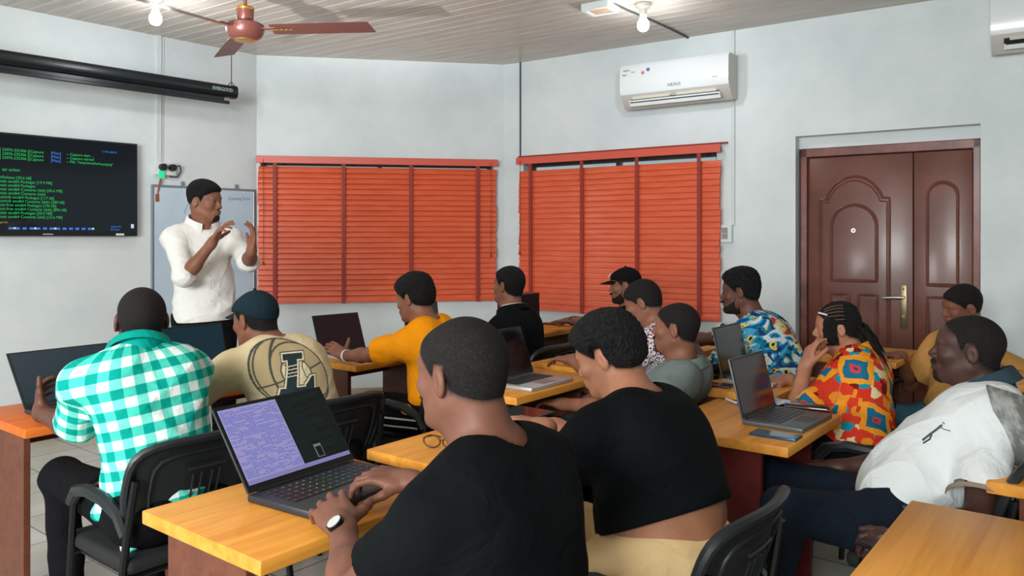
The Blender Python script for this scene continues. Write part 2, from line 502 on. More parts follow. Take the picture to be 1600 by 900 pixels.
# ---------------------------------------------------------------- conduits and switches
M_pvc = mat('pvc_conduit', srgb(214, 220, 220), 0.4)
M_dark = mat('black_plastic', srgb(22, 23, 25), 0.4)
M_grey = mat('grey_plate', srgb(150, 138, 136), 0.4)
M_wire = mat('dark_wire', srgb(72, 76, 78), 0.6)
q = WA.hit(255, off=0.0)[0]; q2 = WA.hit(247)[0]
mb = MB(); mb.box2((-0.022, -0.016, 0), (0.022, -0.0005, 1.02), WA.M(q2, 1.985), 0.004)
mb.cyl((0.033, -0.006, 0.02), (0.040, -0.006, 1.0), 0.004, seg=8, M=WA.M(q2, 1.985))
tag(mb.build('cable_conduit', M_pvc), 'white cable trunking running down the left wall from ceiling to sockets', 'conduit')
mb = MB(); mb.box2((-0.007, -0.008, 0), (0.007, -0.0005, 0.855), WC.M(WC.hit(812)[0] + 0.01, 2.144))
tag(mb.build('cable_conduit', M_wire), 'thin grey cable trunking down the room corner above the right blind', 'conduit')
zt = WC.hit(1143, 352)[1]
mb = MB(); mb.box2((-0.013, -0.016, 0), (0.013, -0.0005, CEIL - zt - 0.001), WC.M(WC.hit(1146)[0], zt), 0.003)
tag(mb.build('cable_conduit', M_pvc), 'white cable trunking between the air conditioner and the door, ending at a switch', 'conduit')
def plate_thing(name, w, px, py, wd, ht, label, cat):
    q, z = w.hit(px, py)
    r = empty(name, w.pt(q, z, 0.0), w.rz(), label, cat)
    mb = MB(); mb.box2((-wd / 2, -0.038, -ht / 2), (wd / 2, -0.001, ht / 2), None, 0.004); mb.build('back_box', M_white, r)
    return r
r = plate_thing('wall_switch', WC, 1137, 365, 0.085, 0.135, 'white surface-mounted switch with grey rockers beside the right blind', 'switch')
mb = MB(); mb.box2((-0.03, -0.045, -0.04), (0.012, -0.037, 0.0)); mb.box2((-0.03, -0.045, 0.004), (0.012, -0.037, 0.045)); mb.build('rocker', M_grey, r)
r = plate_thing('wall_socket', WA, 256, 264, 0.165, 0.10, 'white double wall socket with black plugs above the whiteboard', 'socket')
for x in (-0.03, 0.045):
    mb = MB(); mb.cyl((x, -0.075, 0.01), (x, -0.037, 0.01), 0.026, 0.03, 14); mb.build('plug', M_dark, r, smooth=True)
mb = MB(); mb.tube([(0.045, -0.07, 0.01), (0.10, -0.06, 0.03), (0.125, -0.03, -0.01), (0.10, -0.02, -0.06), (0.03, -0.03, -0.06)], 0.005, 8); mb.build('plug_cable', M_dark, r, smooth=True)
mb = MB(); mb.box2((-0.06, -0.055, -0.075), (-0.02, -0.038, -0.02)); mb.build('pilot_lamp', mat('green_lamp', srgb(10, 90, 60), 0.4, emit=srgb(40, 220, 150), estr=0.8), r)
mb = MB(); mb.tube([(-0.04, -0.03, -0.08), (-0.05, -0.02, -0.16), (-0.06, -0.012, -0.22)], 0.007, 8); mb.box2((-0.075, -0.02, -0.26), (-0.045, -0.008, -0.20)); mb.build('brown_tape', mat('tape_brown', srgb(150, 84, 56), 0.6), r)
# ceiling wires
a = PP(1005, 26, CEIL - 0.008)
b = WC.pt(WC.hit(1076)[0], CEIL - 0.008, 0.01)
mb = MB(); mb.tube([PP(955, 4, CEIL - 0.008), PP(985, 18, CEIL - 0.008), a, a.lerp(b, 0.5) + Vector((0.01, 0, 0)), b], 0.007, 6)
tag(mb.build('ceiling_wire', M_wire), 'dark wire clipped to the ceiling from the right bulb to the wall', 'wire')
# ---------------------------------------------------------------- fan
M_fan = mat('fan_brown', srgb(128, 74, 66), 0.35, metal=0.2, coat=0.3)
M_fangrey = mat('fan_blade', srgb(122, 78, 70), 0.4, metal=0.2)
M_gold = mat('gold_trim', srgb(212, 160, 84), 0.3, metal=0.8)
fz = 2.65
fp = PP(383, 48, fz)
root = empty('ceiling_fan', (fp.x, fp.y, fz), 0, 'brown three-blade ceiling fan with gold trim hanging near the teacher', 'ceiling fan')
mb = MB()
def lathe(mb, prof, seg=32, M=None):
    rings = [[mb.bm.verts.new((r * math.cos(2 * math.pi * k / seg), r * math.sin(2 * math.pi * k / seg), z)) for k in range(seg)] for r, z in prof]
    for i in range(len(rings) - 1):
        for k in range(seg):
            mb.bm.faces.new((rings[i][k], rings[i][(k + 1) % seg], rings[i + 1][(k + 1) % seg], rings[i + 1][k]))
    mb.bm.faces.new(rings[0]); mb.bm.faces.new(rings[-1])
    if M is not None: bmesh.ops.transform(mb.bm, matrix=M, verts=[v for r in rings for v in r])
lathe(mb, [(0.03, -0.058), (0.07, -0.052), (0.095, -0.035), (0.108, -0.01), (0.112, 0.015), (0.108, 0.035), (0.09, 0.045), (0.04, 0.048)])
mb.build('motor_housing', M_fan, root, smooth=True)
mb = MB(); lathe(mb, [(0.04, 0.048), (0.048, 0.06), (0.05, 0.10), (0.046, 0.135), (0.03, 0.145)]); mb.build('rod_cover', M_fan, root, smooth=True)
mb = MB(); lathe(mb, [(0.047, 0.118), (0.053, 0.12), (0.053, 0.134), (0.044, 0.142)]); mb.build('gold_ring', M_gold, root, smooth=True)
mb = MB(); lathe(mb, [(0.02, -0.0635), (0.06, -0.060), (0.064, -0.054), (0.05, -0.05)]); mb.build('gold_cap', M_gold, root, smooth=True)
mb = MB(); mb.cyl((0, 0, 0.13), (0, 0, CEIL - fz - 0.001), 0.011); lathe(mb, [(0.012, CEIL - fz - 0.07), (0.05, CEIL - fz - 0.05), (0.055, CEIL - fz - 0.001), (0.02, CEIL - fz - 0.0005)]); mb.build('down_rod', M_fan, root, smooth=True)
for ang in (math.radians(-5), math.radians(119), math.radians(240)):
    M = Matrix.Rotation(ang, 4, 'Z')
    mb = MB()
    rows = []
    for x, wd in ((0.16, 0.05), (0.19, 0.062), (0.30, 0.066), (0.5, 0.068), (0.70, 0.068), (0.765, 0.066)):
        rows.append([M @ Vector((x + 0.02 * (j / 4 - .5) * (x > .7), (j / 4 - 0.5) * wd * 1.9, 0.005 - (j / 4 - 0.5) * 0.028)) for j in range(5)])
    mb.sheet(rows, None, 0.002)
    bl = mb.build('fan_blade', M_fangrey, root, smooth=True)
    mb = MB(); mb.box((0.135, 0, 0.008), (0.11, 0.045, 0.006), M, 0.002); mb.build('blade_bracket', M_fan, bl)
    mb = MB(); 
    for k in range(14):
        x = 0.17 + k * 0.009; s = 0.011 * (1 + 0.4 * math.sin(k * 2.1)) * (1 - k / 22)
        mb.box((x, 0.006 * math.sin(k * 1.7), -0.0005 - 0.001), (0.007, s * 2.2, 0.002), M)
    mb.build('gold_ornament', M_gold, bl)

# ---------------------------------------------------------------- bulbs
M_bulb = mat('lit_bulb', (1, 1, 1, 1), 0.4, emit=(0.86, 0.95, 1.0, 1), estr=9)
M_holder = mat('bulb_holder', srgb(232, 228, 215), 0.4)
def bulb(px, py, label, energy):
    p = PP(px, py, CEIL - 0.155)
    r = empty('light_bulb', (p.x, p.y, CEIL), 0, label, 'light bulb', 'bare bulbs on the ceiling')
    mb = MB(); lathe(mb, [(0.052, -0.001), (0.052, -0.02), (0.042, -0.032), (0.026, -0.04), (0.024, -0.075), (0.02, -0.078)], 20); mb.build('lamp_holder', M_holder, r, smooth=True)
    mb = MB(); lathe(mb, [(0.012, -0.072), (0.02, -0.085), (0.024, -0.10), (0.038, -0.125), (0.041, -0.145), (0.036, -0.168), (0.022, -0.182), (0.004, -0.187)], 24); mb.build('glass_globe', M_bulb, r, smooth=True)
    l = bpy.data.lights.new('bulb_light', 'POINT'); l.energy = energy; l.color = (0.90, 0.96, 1.0); l.shadow_soft_size = 0.045
    o = bpy.data.objects.new('bulb_light', l); COL.objects.link(o); o.location = (p.x, p.y, CEIL - 0.25)
bulb(243, 32, 'bare glowing bulb on the ceiling left of the fan', 8)
bulb(1005, 42, 'bare glowing bulb on the ceiling above the air conditioner', 8)
# square ceiling fitting
p = PP(938, 14, CEIL - 0.03)
r = empty('ceiling_vent', (p.x, p.y, CEIL), cang, 'square white ceiling fitting with a tan underside beside the right bulb', 'ceiling fitting')
mb = MB()
for a, b in (((-.10, -.085), (.10, -.06)), ((-.10, .06), (.10, .085)), ((-.10, -.06), (-.075, .06)), ((.075, -.06), (.10, .06))):
    mb.box2((a[0], a[1], -0.05), (b[0], b[1], -0.001))
mb.build('housing', M_white, r)
mb = MB(); mb.box2((-.075, -.06, -0.042), (.075, .06, -0.030)); mb.build('cover_plate', mat('tan_plastic', srgb(205, 165, 125), 0.5), r)

# ---------------------------------------------------------------- air conditioners
M_ac = mat('ac_white', srgb(238, 242, 243), 0.22, coat=0.4)
M_acside = mat('ac_side', srgb(206, 200, 194), 0.4)
M_acin = mat('ac_inside', srgb(70, 68, 62), 0.6)
M_louver = mat('ac_louver', srgb(222, 216, 200), 0.35)
M_ink = mat('print_ink', srgb(60, 62, 66), 0.5)
M_pink = mat('print_pink', srgb(226, 120, 130), 0.5)
M_blueink = mat('print_blue', srgb(60, 110, 190), 0.5)
def aircon(px0, px1, ztop, zbot, label, text=True, dark=False):
    off = 0.12
    q0, q1 = WC.hit(px0, off=0.18)[0], WC.hit(px1, off=0.18)[0]
    L = q1 - q0
    r = empty('air_conditioner', WC.pt(q0, zbot, 0), WC.rz(), label, 'air conditioner', 'split air conditioners on the right wall')
    H = ztop - zbot
    prof = [(0, 0.02), (0.10, 0.0), (0.135, 0.025), (0.17, 0.075), (0.195, 0.11), (0.20, 0.15), (0.195, H - 0.03), (0.175, H - 0.006), (0.14, H), (0, H)]
    def body(mb, x0, x1, pr):
        va = [mb.bm.verts.new((x0, -y - 0.001, z)) for y, z in pr]; vb = [mb.bm.verts.new((x1, -y - 0.001, z)) for y, z in pr]
        n = len(pr)
        mb.bm.faces.new(va); mb.bm.faces.new(list(reversed(vb)))
        for i in range(n): mb.bm.faces.new((va[i], va[(i + 1) % n], vb[(i + 1) % n], vb[i]))
    mb = MB(); body(mb, 0.012, L - 0.012, prof); mb.build('casing', M_acside, r, smooth=True, angle=30)
    mb = MB()
    pts = [(0.196, 0.105), (0.2075, 0.14), (0.2035, H - 0.03), (0.18, H + 0.001), (0.176, H - 0.004), (0.196, H - 0.03), (0.20, 0.15), (0.192, 0.112)]
    body(mb, 0.0, L, pts); mb.build('front_panel', M_ac, r, smooth=True, angle=50)
    for x in (0.0, L - 0.012):
        mb = MB(); body(mb, x, x + 0.012, [(y + (0.003 if y else 0), z) for y, z in prof]); mb.build('side_cap', M_acside, r, smooth=True, angle=30)
    mb = MB(); mb.box((L / 2, -0.166, 0.068), (L - 0.16, 0.006, 0.07), rot=Matrix.Rotation(math.radians(-36), 3, 'X')); mb.build('air_outlet', M_acin, r)
    for a, b in ((0.10, L * 0.47), (L * 0.53, L - 0.10)):
        mb = MB(); mb.box(((a + b) / 2, -0.181, 0.080), (b - a, 0.004, 0.036), rot=Matrix.Rotation(math.radians(-30), 3, 'X'), bev=0.001); mb.build('louver', M_louver, r)
    mb = MB(); mb.box((L / 2, -0.178, 0.036), (L - 0.14, 0.005, 0.05), rot=Matrix.Rotation(math.radians(25), 3, 'X'), bev=0.0015); mb.build('air_flap', M_ac, r)
    T = lambda x, z: Matrix.Translation((x, -0.2095, z)) @ Matrix.Rotation(math.pi / 2, 4, 'X')
    if text:
        text_obj('brand_lettering', 'NEXUS', 0.034, T(L * 0.46, 0.135), M_ink, r)
        text_obj('small_print', 'inverter', 0.014, T(L - 0.125, 0.165), M_ink, r)
        g = [text_obj('sticker_print', 'NEXUS', 0.018, T(0.03, H - 0.055), M_ink, r)]
        text_obj('sticker_print', 'Super', 0.018, T(0.02, H - 0.088), M_ink, r); text_obj('sticker_print', 'Cool', 0.015, T(0.10, H - 0.07), M_ink, r)
        for x, z, mm, nm in ((0.20, H - 0.08, M_pink, 'pink_flower_print'), (0.245, H - 0.06, M_blueink, 'blue_flower_print')):
            mb = MB()
            for k in range(5):
                a = k * 2 * math.pi / 5
                mb.cyl((x + 0.009 * math.cos(a), -0.2095, z + 0.009 * math.sin(a)), (x + 0.009 * math.cos(a), -0.2075, z + 0.009 * math.sin(a)), 0.0065, seg=8)
            mb.build(nm, mm, r)
    if dark:
        mb = MB(); mb.box((L / 2, -0.184, 0.066), (L - 0.14, 0.006, 0.05), rot=Matrix.Rotation(math.radians(-36), 3, 'X')); mb.build('dark_grille', M_dark, r)
    return r
aircon(971, 1140, 2.80, 2.455, 'white split air conditioner with printed stickers above the right blind')
aircon(1548, 1705, 2.93, 2.57, 'white split air conditioner cut off by the right edge, above and right of the door', text=False, dark=True)

# ---------------------------------------------------------------- projector screen housing
M_black = mat('black_enamel', srgb(14, 22, 26), 0.35)
OFF = 0.27
qe, ze = WA.hit(367, 145, off=OFF)
q_end = qe; L = 2.9
r = empty('projector_screen', WA.pt(qe, ze, OFF), WA.rz(), 'long black rolled-up projector screen hanging along the left wall', 'projector screen')
def octo(mb, x0, x1, ry, rz_, zc, seg=12):
    va, vb = [], []
    for k in range(seg):
        a = 2 * math.pi * (k + .5) / seg
        ca, sa = math.cos(a), math.sin(a)
        y = ry * (abs(ca) ** 0.7) * (1 if ca > 0 else -1); z = zc + rz_ * (abs(sa) ** 0.7) * (1 if sa > 0 else -1)
        va.append(mb.bm.verts.new((x0, y, z))); vb.append(mb.bm.verts.new((x1, y, z)))
    mb.bm.faces.new(va); mb.bm.faces.new(vb)
    for k in range(seg): mb.bm.faces.new((va[k], va[(k + 1) % seg], vb[(k + 1) % seg], vb[k]))
mb = MB(); octo(mb, -L, -0.03, 0.05, 0.05, 0); mb.build('casing', M_black, r, smooth=True)
mb = MB(); octo(mb, -0.035, 0.0, 0.053, 0.053, 0); mb.build('end_cap', M_dark, r, smooth=True)
mb = MB(); mb.box2((-L + 0.05, -0.014, -0.075), (-0.10, 0.014, -0.045)); mb.box2((-L + 0.02, -0.02, -0.10), (-0.055, 0.012, -0.075), None, 0.004); mb.build('bottom_bar', M_black, r)
text_obj('brand_lettering', 'EVERGOOD', 0.038, Matrix.Translation((-0.22, -0.054, -0.008)) @ Matrix.Rotation(math.pi / 2, 4, 'X'), mat('pale_print', srgb(190, 215, 215), 0.5), r, sx=0.85)
mb = MB(); mb.tube([(-0.03, 0, 0.05), (-0.03, 0, CEIL - ze - 0.001)], 0.004, 6); mb.tube([(-0.06, 0, 0.05), (-0.03, 0, 0.085), (0.0, 0, 0.05)], 0.004, 6); mb.build('hanging_wire', M_wire, r)
mb = MB(); mb.tube([(-2.6, 0, 0.05), (-2.6, 0, CEIL - ze - 0.001)], 0.004, 6); mb.build('hanging_wire', M_wire, r)

# ---------------------------------------------------------------- television
q1, zt = WA.hit(215, 225, off=0.07); _, zb = WA.hit(210, 369, off=0.07)
TVW = 1.24; TVH = zt - zb
r = empty('television', WA.pt(q1, zb, 0.07), WA.rz(), 'flat wall-mounted television showing green terminal text on the left wall', 'television')
mb = MB(); mb.box2((-TVW, 0.0, 0), (0, 0.045, TVH), None, 0.004); mb.build('bezel', M_dark, r)
mb = MB(); mb.box2((-TVW * 0.7, 0.045, 0.15), (-TVW * 0.3, 0.068, TVH - 0.15)); mb.build('wall_bracket', M_dark, r)
M_scr = mat('tv_screen', srgb(6, 10, 16), 0.08, emit=srgb(6, 10, 18), estr=0.6)
mb = MB(); mb.box2((-TVW + 0.012, -0.002, 0.03), (-0.012, 0.001, TVH - 0.012)); scr = mb.build('screen', M_scr, r)
M_g = mat('terminal_green', (0, 0, 0, 1), 0.6, emit=srgb(30, 190, 90), estr=0.75)
M_b = mat('terminal_blue', (0, 0, 0, 1), 0.6, emit=srgb(60, 120, 215), estr=0.8)
M_w = mat('screen_white', (0, 0, 0, 1), 0.6, emit=srgb(200, 215, 225), estr=0.8)
M_y = mat('screen_yellow', (0, 0, 0, 1), 0.6, emit=srgb(190, 170, 70), estr=0.7)
TT = lambda x, z: Matrix.Translation((x, -0.0035, z)) @ Matrix.Rotation(math.pi / 2, 4, 'X')
S = 0.027
xa = -1.13
def line(k, s, m, x=xa): text_obj('screen_text', s, S, TT(x, TVH - 0.125 - k * 0.0265), m, scr, depth=0.0003, sx=0.93)
base = 'download kali kali-rolling/'
line(0, '[capture] 23076-235306 [(Capture', M_g, -1.0); line(1, '[capture] 23076-235306 [(Capture', M_g, -1.0); line(2, '[capture] 23076-235306 [(Capture', M_g, -1.0)
for k, s in ((0, 'Capture start ...'), (1, 'Capture started'), (2, 'File: "/tmp/wireshark.pcapng"')): line(k, '-- ' + s, M_g, -0.50)
for k in range(3): line(k, '[Main]', M_b, -0.60)
line(5, 'kali', M_g, -1.03); line(5, 'sudo', M_b, -0.97); line(5, 'apt update', M_g, -0.90); line(6, 'Get: 1', M_g, -1.10)
ends = ['InRelease [30.6 kB]', 'main amd64 Packages [19.9 MB]', 'main amd64 Packages', 'main amd64 Contents (deb) [45.6 MB]', 'main amd64 Contents (deb)', 'contrib amd64 Packages [117 kB]', 'contrib amd64 Contents (deb) [289 kB]', 'non-free amd64 Packages [196 kB]', 'non-free amd64 Contents (deb) [896 kB]', 'main amd64 Packages [20.0 MB]', 'main amd64 Contents (deb) [15.6 MB]']
for k, e in enumerate(ends): line(7 + k, 'ali/kali kali-rolling/' + e, M_g, -1.10)
text_obj('screen_text', 'Reading package lists', 0.016, TT(-1.0, 0.088), M_y, scr, 0.0003)
mb = MB()
for k in range(13): mb.box2((-0.86 + k * 0.042 , -0.0035, 0.045), (-0.835 + k * 0.042, -0.0022, 0.06))
mb.box2((-1.05, -0.0035, 0.045), (-1.03, -0.0022, 0.062)); mb.build('taskbar_icons', M_b, scr)
mb = MB()
for k in (0, 3, 6, 12): mb.box2((-0.86 + k * 0.042 + 0.028, -0.0035, 0.047), (-0.845 + k * 0.042 + 0.028, -0.0022, 0.06))
mb.box2((-0.03, -0.0045, 0.06), (-0.05, -0.0022, 0.09)); mb.build('taskbar_highlights', M_w, scr)
for i, (x, z) in enumerate(((-0.26, TVH - 0.085), (-0.2, 0.062), (-0.2, 0.043), (-1.22, TVH - 0.04), (-1.22, TVH - 0.06))):
    text_obj('screen_text', ('1:192.168.0.5', '12:04 PM', 'Activate', 'Trash', 'Home')[i], 0.02, TT(x, z), M_b, scr, 0.0003)
mb = MB(); mb.box2((-0.65, -0.002, 0.010), (-0.585, 0.0, 0.017)); mb.build('brand_mark', mat('silver_print', srgb(180, 185, 190), 0.4), r)
mb = MB(); mb.box2((-0.16, -0.006, 0.005), (-0.10, 0.0, 0.02), None, 0.003); mb.build('sensor_window', mat('white_sensor', srgb(235, 235, 235), 0.3), r)

# ---------------------------------------------------------------- whiteboard
q0, z1 = WA.hit(237, 288, off=0.02); q1, z2 = WA.hit(399, 296, off=0.02)
BW = q1 - q0; BZ0 = 0.60
BH = z1 - BZ0
M_board = mat('whiteboard_face', srgb(196, 214, 228), 0.15, coat=0.3)
noise_mix(M_board, srgb(186, 205, 222), srgb(205, 220, 232), 2.0, 4)
M_alu = mat('aluminium', srgb(150, 158, 164), 0.35, metal=0.7)
r = empty('whiteboard', WA.pt(q0, BZ0, 0.0), WA.rz(), 'blue-white whiteboard in an aluminium frame behind the standing teacher', 'whiteboard')
mb = MB(); mb.box2((0.015, -0.018, 0.015), (BW - 0.015, -0.002, BH - 0.015)); face = mb.build('writing_surface', M_board, r)
mb = MB()
for a, b in (((0, 0), (BW, 0.018)), ((0, BH - 0.018), (BW, BH)), ((0, 0.018), (0.018, BH - 0.018)), ((BW - 0.018, 0.018), (BW, BH - 0.018))):
    mb.box2((a[0], -0.024, a[1]), (b[0], -0.001, b[1]), None, 0.002, 1)
mb.build('frame', M_alu, r)
mb = MB()
for x in (0.25, 0.72): mb.box2((x - 0.012, -0.02, BH - 0.004), (x + 0.012, -0.004, BH + 0.035), None, 0.003)
mb.build('hanging_clip', M_alu, r)
mb = MB(); mb.box2((0.2, -0.07, 0.0), (0.7, -0.02, 0.012)); mb.build('pen_tray', M_alu, r)
M_mark = mat('marker_blue', srgb(80, 120, 190), 0.5)
BT = lambda x, z, a=0: Matrix.Translation((x, -0.0188, z)) @ Matrix.Rotation(math.pi / 2, 4, 'X') @ Matrix.Rotation(a, 4, 'Z')
text_obj('marker_writing', 'Coming Soon', 0.038, BT(0.64, BH - 0.10, 0.04), M_mark, face, 0.0002)
text_obj('marker_writing', 'A', 0.03, BT(0.30, BH - 0.07), M_mark, face, 0.0002)
mb = MB(); mb.tube([(0.26, -0.0188, BH - 0.22), (0.29, -0.0188, BH - 0.14), (0.32, -0.0188, BH - 0.2), (0.40, -0.0188, BH - 0.26)], 0.0015, 5); mb.tube([(0.25, -0.0188, BH - 0.27), (0.42, -0.0188, BH - 0.275)], 0.0015, 5); mb.build('marker_drawing', M_mark, face)
# ---------------------------------------------------------------- desks
def wood(name, c1, c2, rough=0.42):
    m = mat(name, c1, rough, spec=0.3)
    tc = nd(m, 'ShaderNodeTexCoord'); mp = nd(m, 'ShaderNodeMapping'); mp.inputs['Scale'].default_value = (1.2, 14, 14)
    no = nd(m, 'ShaderNodeTexNoise', i_Scale=1.6, i_Detail=6.0, i_Distortion=0.6)
    mp2 = nd(m, 'ShaderNodeMapping'); mp2.inputs['Scale'].default_value = (3, 90, 90)
    n2 = nd(m, 'ShaderNodeTexNoise', i_Scale=1.5, i_Detail=3.0)
    ad = nd(m, 'ShaderNodeMath', operation='MULTIPLY_ADD'); ad.inputs[1].default_value = 0.35
    rp = ramp(m, [(0.42, c1), (0.82, c2)])
    lk(m, tc.outputs['Object'], mp.inputs['Vector']); lk(m, tc.outputs['Object'], mp2.inputs['Vector'])
    lk(m, mp.outputs['Vector'], no.inputs['Vector']); lk(m, mp2.outputs['Vector'], n2.inputs['Vector'])
    lk(m, n2.outputs['Fac'], ad.inputs[0]); lk(m, no.outputs['Fac'], ad.inputs[2])
    lk(m, ad.outputs[0], rp.inputs['Fac']); lk(m, rp.outputs['Color'], bsdf(m).inputs['Base Color'])
    return m
M_top = wood('honey_wood', srgb(206, 130, 40), srgb(232, 160, 66))
M_topdark = wood('orange_wood', srgb(196, 92, 30), srgb(214, 112, 42))
M_leg = wood('brown_panel', srgb(94, 52, 38), srgb(112, 66, 48), 0.45)
M_edge = mat('edge_band', srgb(214, 140, 62), 0.35)
noise_mix(M_edge, srgb(204, 132, 52), srgb(228, 158, 76), 4, 4)
DZ = 0.75
M_redleg = wood('dark_red_panel', srgb(84, 24, 24), srgb(98, 32, 30), 0.45)
def desk(name_label, u0, vs, length=0.62, depth=0.50, group=None, topm=None, du=0.0, legm=None):
    """u0 = near end, vs = the students' edge"""
    c = UV(u0 + length / 2, vs - depth / 2)
    r = empty('desk', (c.x, c.y, 0), ROWROT + du, name_label, 'desk', 'single wooden desks in rows')
    mb = MB(); mb.box2((-length / 2, -depth / 2, DZ - 0.034), (length / 2, depth / 2, DZ), None, 0.004, 2)
    mb.build('desk_top', topm or M_top, r, smooth=True)
    for x in (-length / 2 + 0.03, length / 2 - 0.055):
        mb = MB(); mb.box2((x, -0.15, 0.0), (x + 0.025, 0.18, DZ - 0.0345), None, 0.002, 1); mb.build('side_panel', legm or M_leg, r)
    mb = MB(); mb.box2((-length / 2 + 0.056, 0.13, DZ - 0.14), (length / 2 - 0.056, 0.148, DZ - 0.035), None, 0.001, 1); mb.build('front_rail', M_leg, r)
    return r
def uvof(px, py, z=0.75):
    p = PP(px, py, z); return p.dot(U), p.dot(V)
desks = {}
desks['D1'] = desk('honey wooden desk in front with the large gaming laptop', 0.975, -1.43, 0.63, 0.50)
desks['D2'] = desk('honey wooden desk with eyeglasses lying on it, in front of the woman in black', 1.70, -1.42, 0.66, 0.50)
desks['D3'] = desk('honey wooden desk with the open silver laptop, just behind the foreground typist', 2.63, -2.03, 0.66, 0.46)
desks['D4'] = desk('wooden desk just beyond the silver laptop desk, bare top', 3.42, -2.09, 0.62, 0.46)
desks['D5'] = desk('wooden desk under the arms of the man in the swirling-print shirt', 4.16, -1.98, 0.62, 0.46)
desks['A1'] = desk('orange-topped desk at the left edge under the man in the teal check shirt', 1.13, -3.06, 0.64, 0.50, topm=M_topdark)
desks['A2'] = desk('orange-topped desk in front of the man in the dark cap and cream t-shirt', 1.83, -3.16, 0.62, 0.50, topm=M_topdark)
desks['A3'] = desk('wooden desk under the arms of the young man in the orange t-shirt', 2.76, -3.20, 0.64, 0.50)
desks['A4'] = desk('wooden desk near the corner in front of the man in black with striped collar', 3.56, -3.24, 0.62, 0.50)
desks['A5'] = desk('small-looking wooden desk by the right blind with a hand and phone on it', 4.44, -3.24, 0.62, 0.50)
desks['R'] = desk('wooden desk with the open grey laptop and blue phone, beside the woman in black', 2.545, -0.86, 0.60, 0.50, legm=M_redleg)
desks['R2'] = desk('wooden desk with the open black-screen laptop, in front of the braided woman', 3.31, -1.18, 0.60, 0.41)
desks['R3'] = desk('wooden desk in front of the brown door under the hand of the person in tan', 4.62, -0.98, 0.60, 0.50)
desks['BR'] = desk('bare honey desk filling the bottom right corner', 1.62, 0.06, 0.62, 0.50)
desks['BR2'] = desk('wooden desk at the right edge carrying a laptop seen from behind', 2.54, 0.20, 0.62, 0.51)
desks['BR3'] = desk('dark-looking wooden desk behind the person in tan, at the right edge', 4.28, -0.10, 0.62, 0.45)

# ---------------------------------------------------------------- chairs
M_seat = mat('black_cushion', srgb(24, 25, 27), 0.8)
add_bump(M_seat, 400, 0.2, 0.001)
M_shell = mat('black_shell', srgb(28, 32, 35), 0.42)
add_bump(M_shell, 600, 0.15, 0.0006)
M_tube = mat('black_tube', srgb(20, 20, 22), 0.35, metal=0.3)
def chair_proto():
    r = empty('visitor_chair', (0, 0, 0), 0)
    mb = MB(); mb.box2((-0.23, -0.20, 0.405), (0.23, 0.22, 0.455), None, 0.02, 3); mb.build('seat', M_seat, r, smooth=True)
    # curved backrest shell with rounded corners, open frame look
    def bp(a, b, off=0.0):      # a,b in -1..1
        x = 0.232 * a * (1 - 0.12 * max(0, -b)); z = 0.645 + 0.155 * b
        k = abs(a) ** 5 * abs(b) ** 5
        y = -0.225 - 0.05 * b - 0.0 + 0.045 * a * a + off
        return Vector((x, y, z))
    def sq(a, b, p=5.0):
        m = max(abs(a), abs(b)) or 1; n = (abs(a) ** p + abs(b) ** p) ** (1 / p)
        return a * m / n if n else 0, b * m / n if n else 0
    rows = []
    for i in range(13):
        rows.append([bp(*sq(-1 + 2 * j / 16, -1 + 2 * i / 12)) for j in range(17)])
    mb = MB(); mb.sheet(rows, None, 0.012); mb.build('backrest', M_shell, r, smooth=True)
    loop = []
    for k in range(48):
        t = 2 * math.pi * k / 48; a, b = math.cos(t), math.sin(t)
        m = max(abs(a), abs(b)); a, b = a / m, b / m
        loop.append(bp(*sq(a, b), off=-0.004))
    mb = MB(); mb.tube(loop, 0.014, 8, closed=True); mb.build('back_rim', M_shell, r, smooth=True)
    mb = MB()
    lp = []
    for k in range(32):
        t = 2 * math.pi * k / 32; a, b = math.cos(t), math.sin(t)
        m = max(abs(a), abs(b)); lp.append(bp(*[0.74 * c for c in sq(a / m, b / m)], off=-0.012))
    mb.tube(lp, 0.005, 6, closed=True)
    mb.tube([bp(-0.28, 0.38, -0.013), bp(0, 0.38, -0.013), bp(0.28, 0.38, -0.013)], 0.005, 6)
    for a in (-.2, -.08, .08, .2): mb.tube([bp(a, 0.25, -0.012), bp(a, -0.35, -0.012)], 0.0035, 6)
    mb.build('back_ribs', M_shell, r, smooth=True)
    for s in (-1, 1):
        x = s * 0.235
        mb = MB(); mb.tube([(x, 0.20, 0.0), (x, 0.19, 0.22), (x, 0.17, 0.40), (x, 0.15, 0.56), (x, 0.10, 0.61)], 0.0125, 8); mb.build('leg', M_tube, r, smooth=True)
        mb = MB(); mb.tube([(x, -0.26, 0.0), (x, -0.22, 0.22), (x, -0.18, 0.42), (x * 0.97, -0.20, 0.56), (x * 0.93, -0.225, 0.70)], 0.0125, 8); mb.build('leg', M_tube, r, smooth=True)
        mb = MB(); mb.tube([(x, 0.17, 0.56), (x, 0.13, 0.605), (x, 0.05, 0.622), (x, -0.06, 0.615), (x, -0.15, 0.585), (x, -0.19, 0.53)], [0.018, 0.021, 0.022, 0.021, 0.019, 0.015], 8); mb.build('armrest', M_shell, r, smooth=True)
    mb = MB(); mb.tube([(-0.235, 0.17, 0.395), (0.235, 0.17, 0.395)], 0.011, 8); mb.tube([(-0.235, -0.18, 0.395), (0.235, -0.18, 0.395)], 0.011, 8)
    for s in (-1, 1): mb.tube([(s * .2, 0.17, 0.395), (s * .2, -0.18, 0.395)], 0.011, 8)
    mb.build('seat_frame', M_tube, r, smooth=True)
    return r
chair0 = chair_proto(); chair_used = False
def chair(u, v, label, rot=0.0, z=0):
    global chair_used
    o = chair0 if not chair_used else copy_tree(chair0)
    chair_used = True
    c = UV(u, v); o.location = (c.x, c.y, z); o.rotation_euler = (0, 0, ROWROT + rot)
    tag(o, label, 'chair', 'black visitor chairs')
    return o

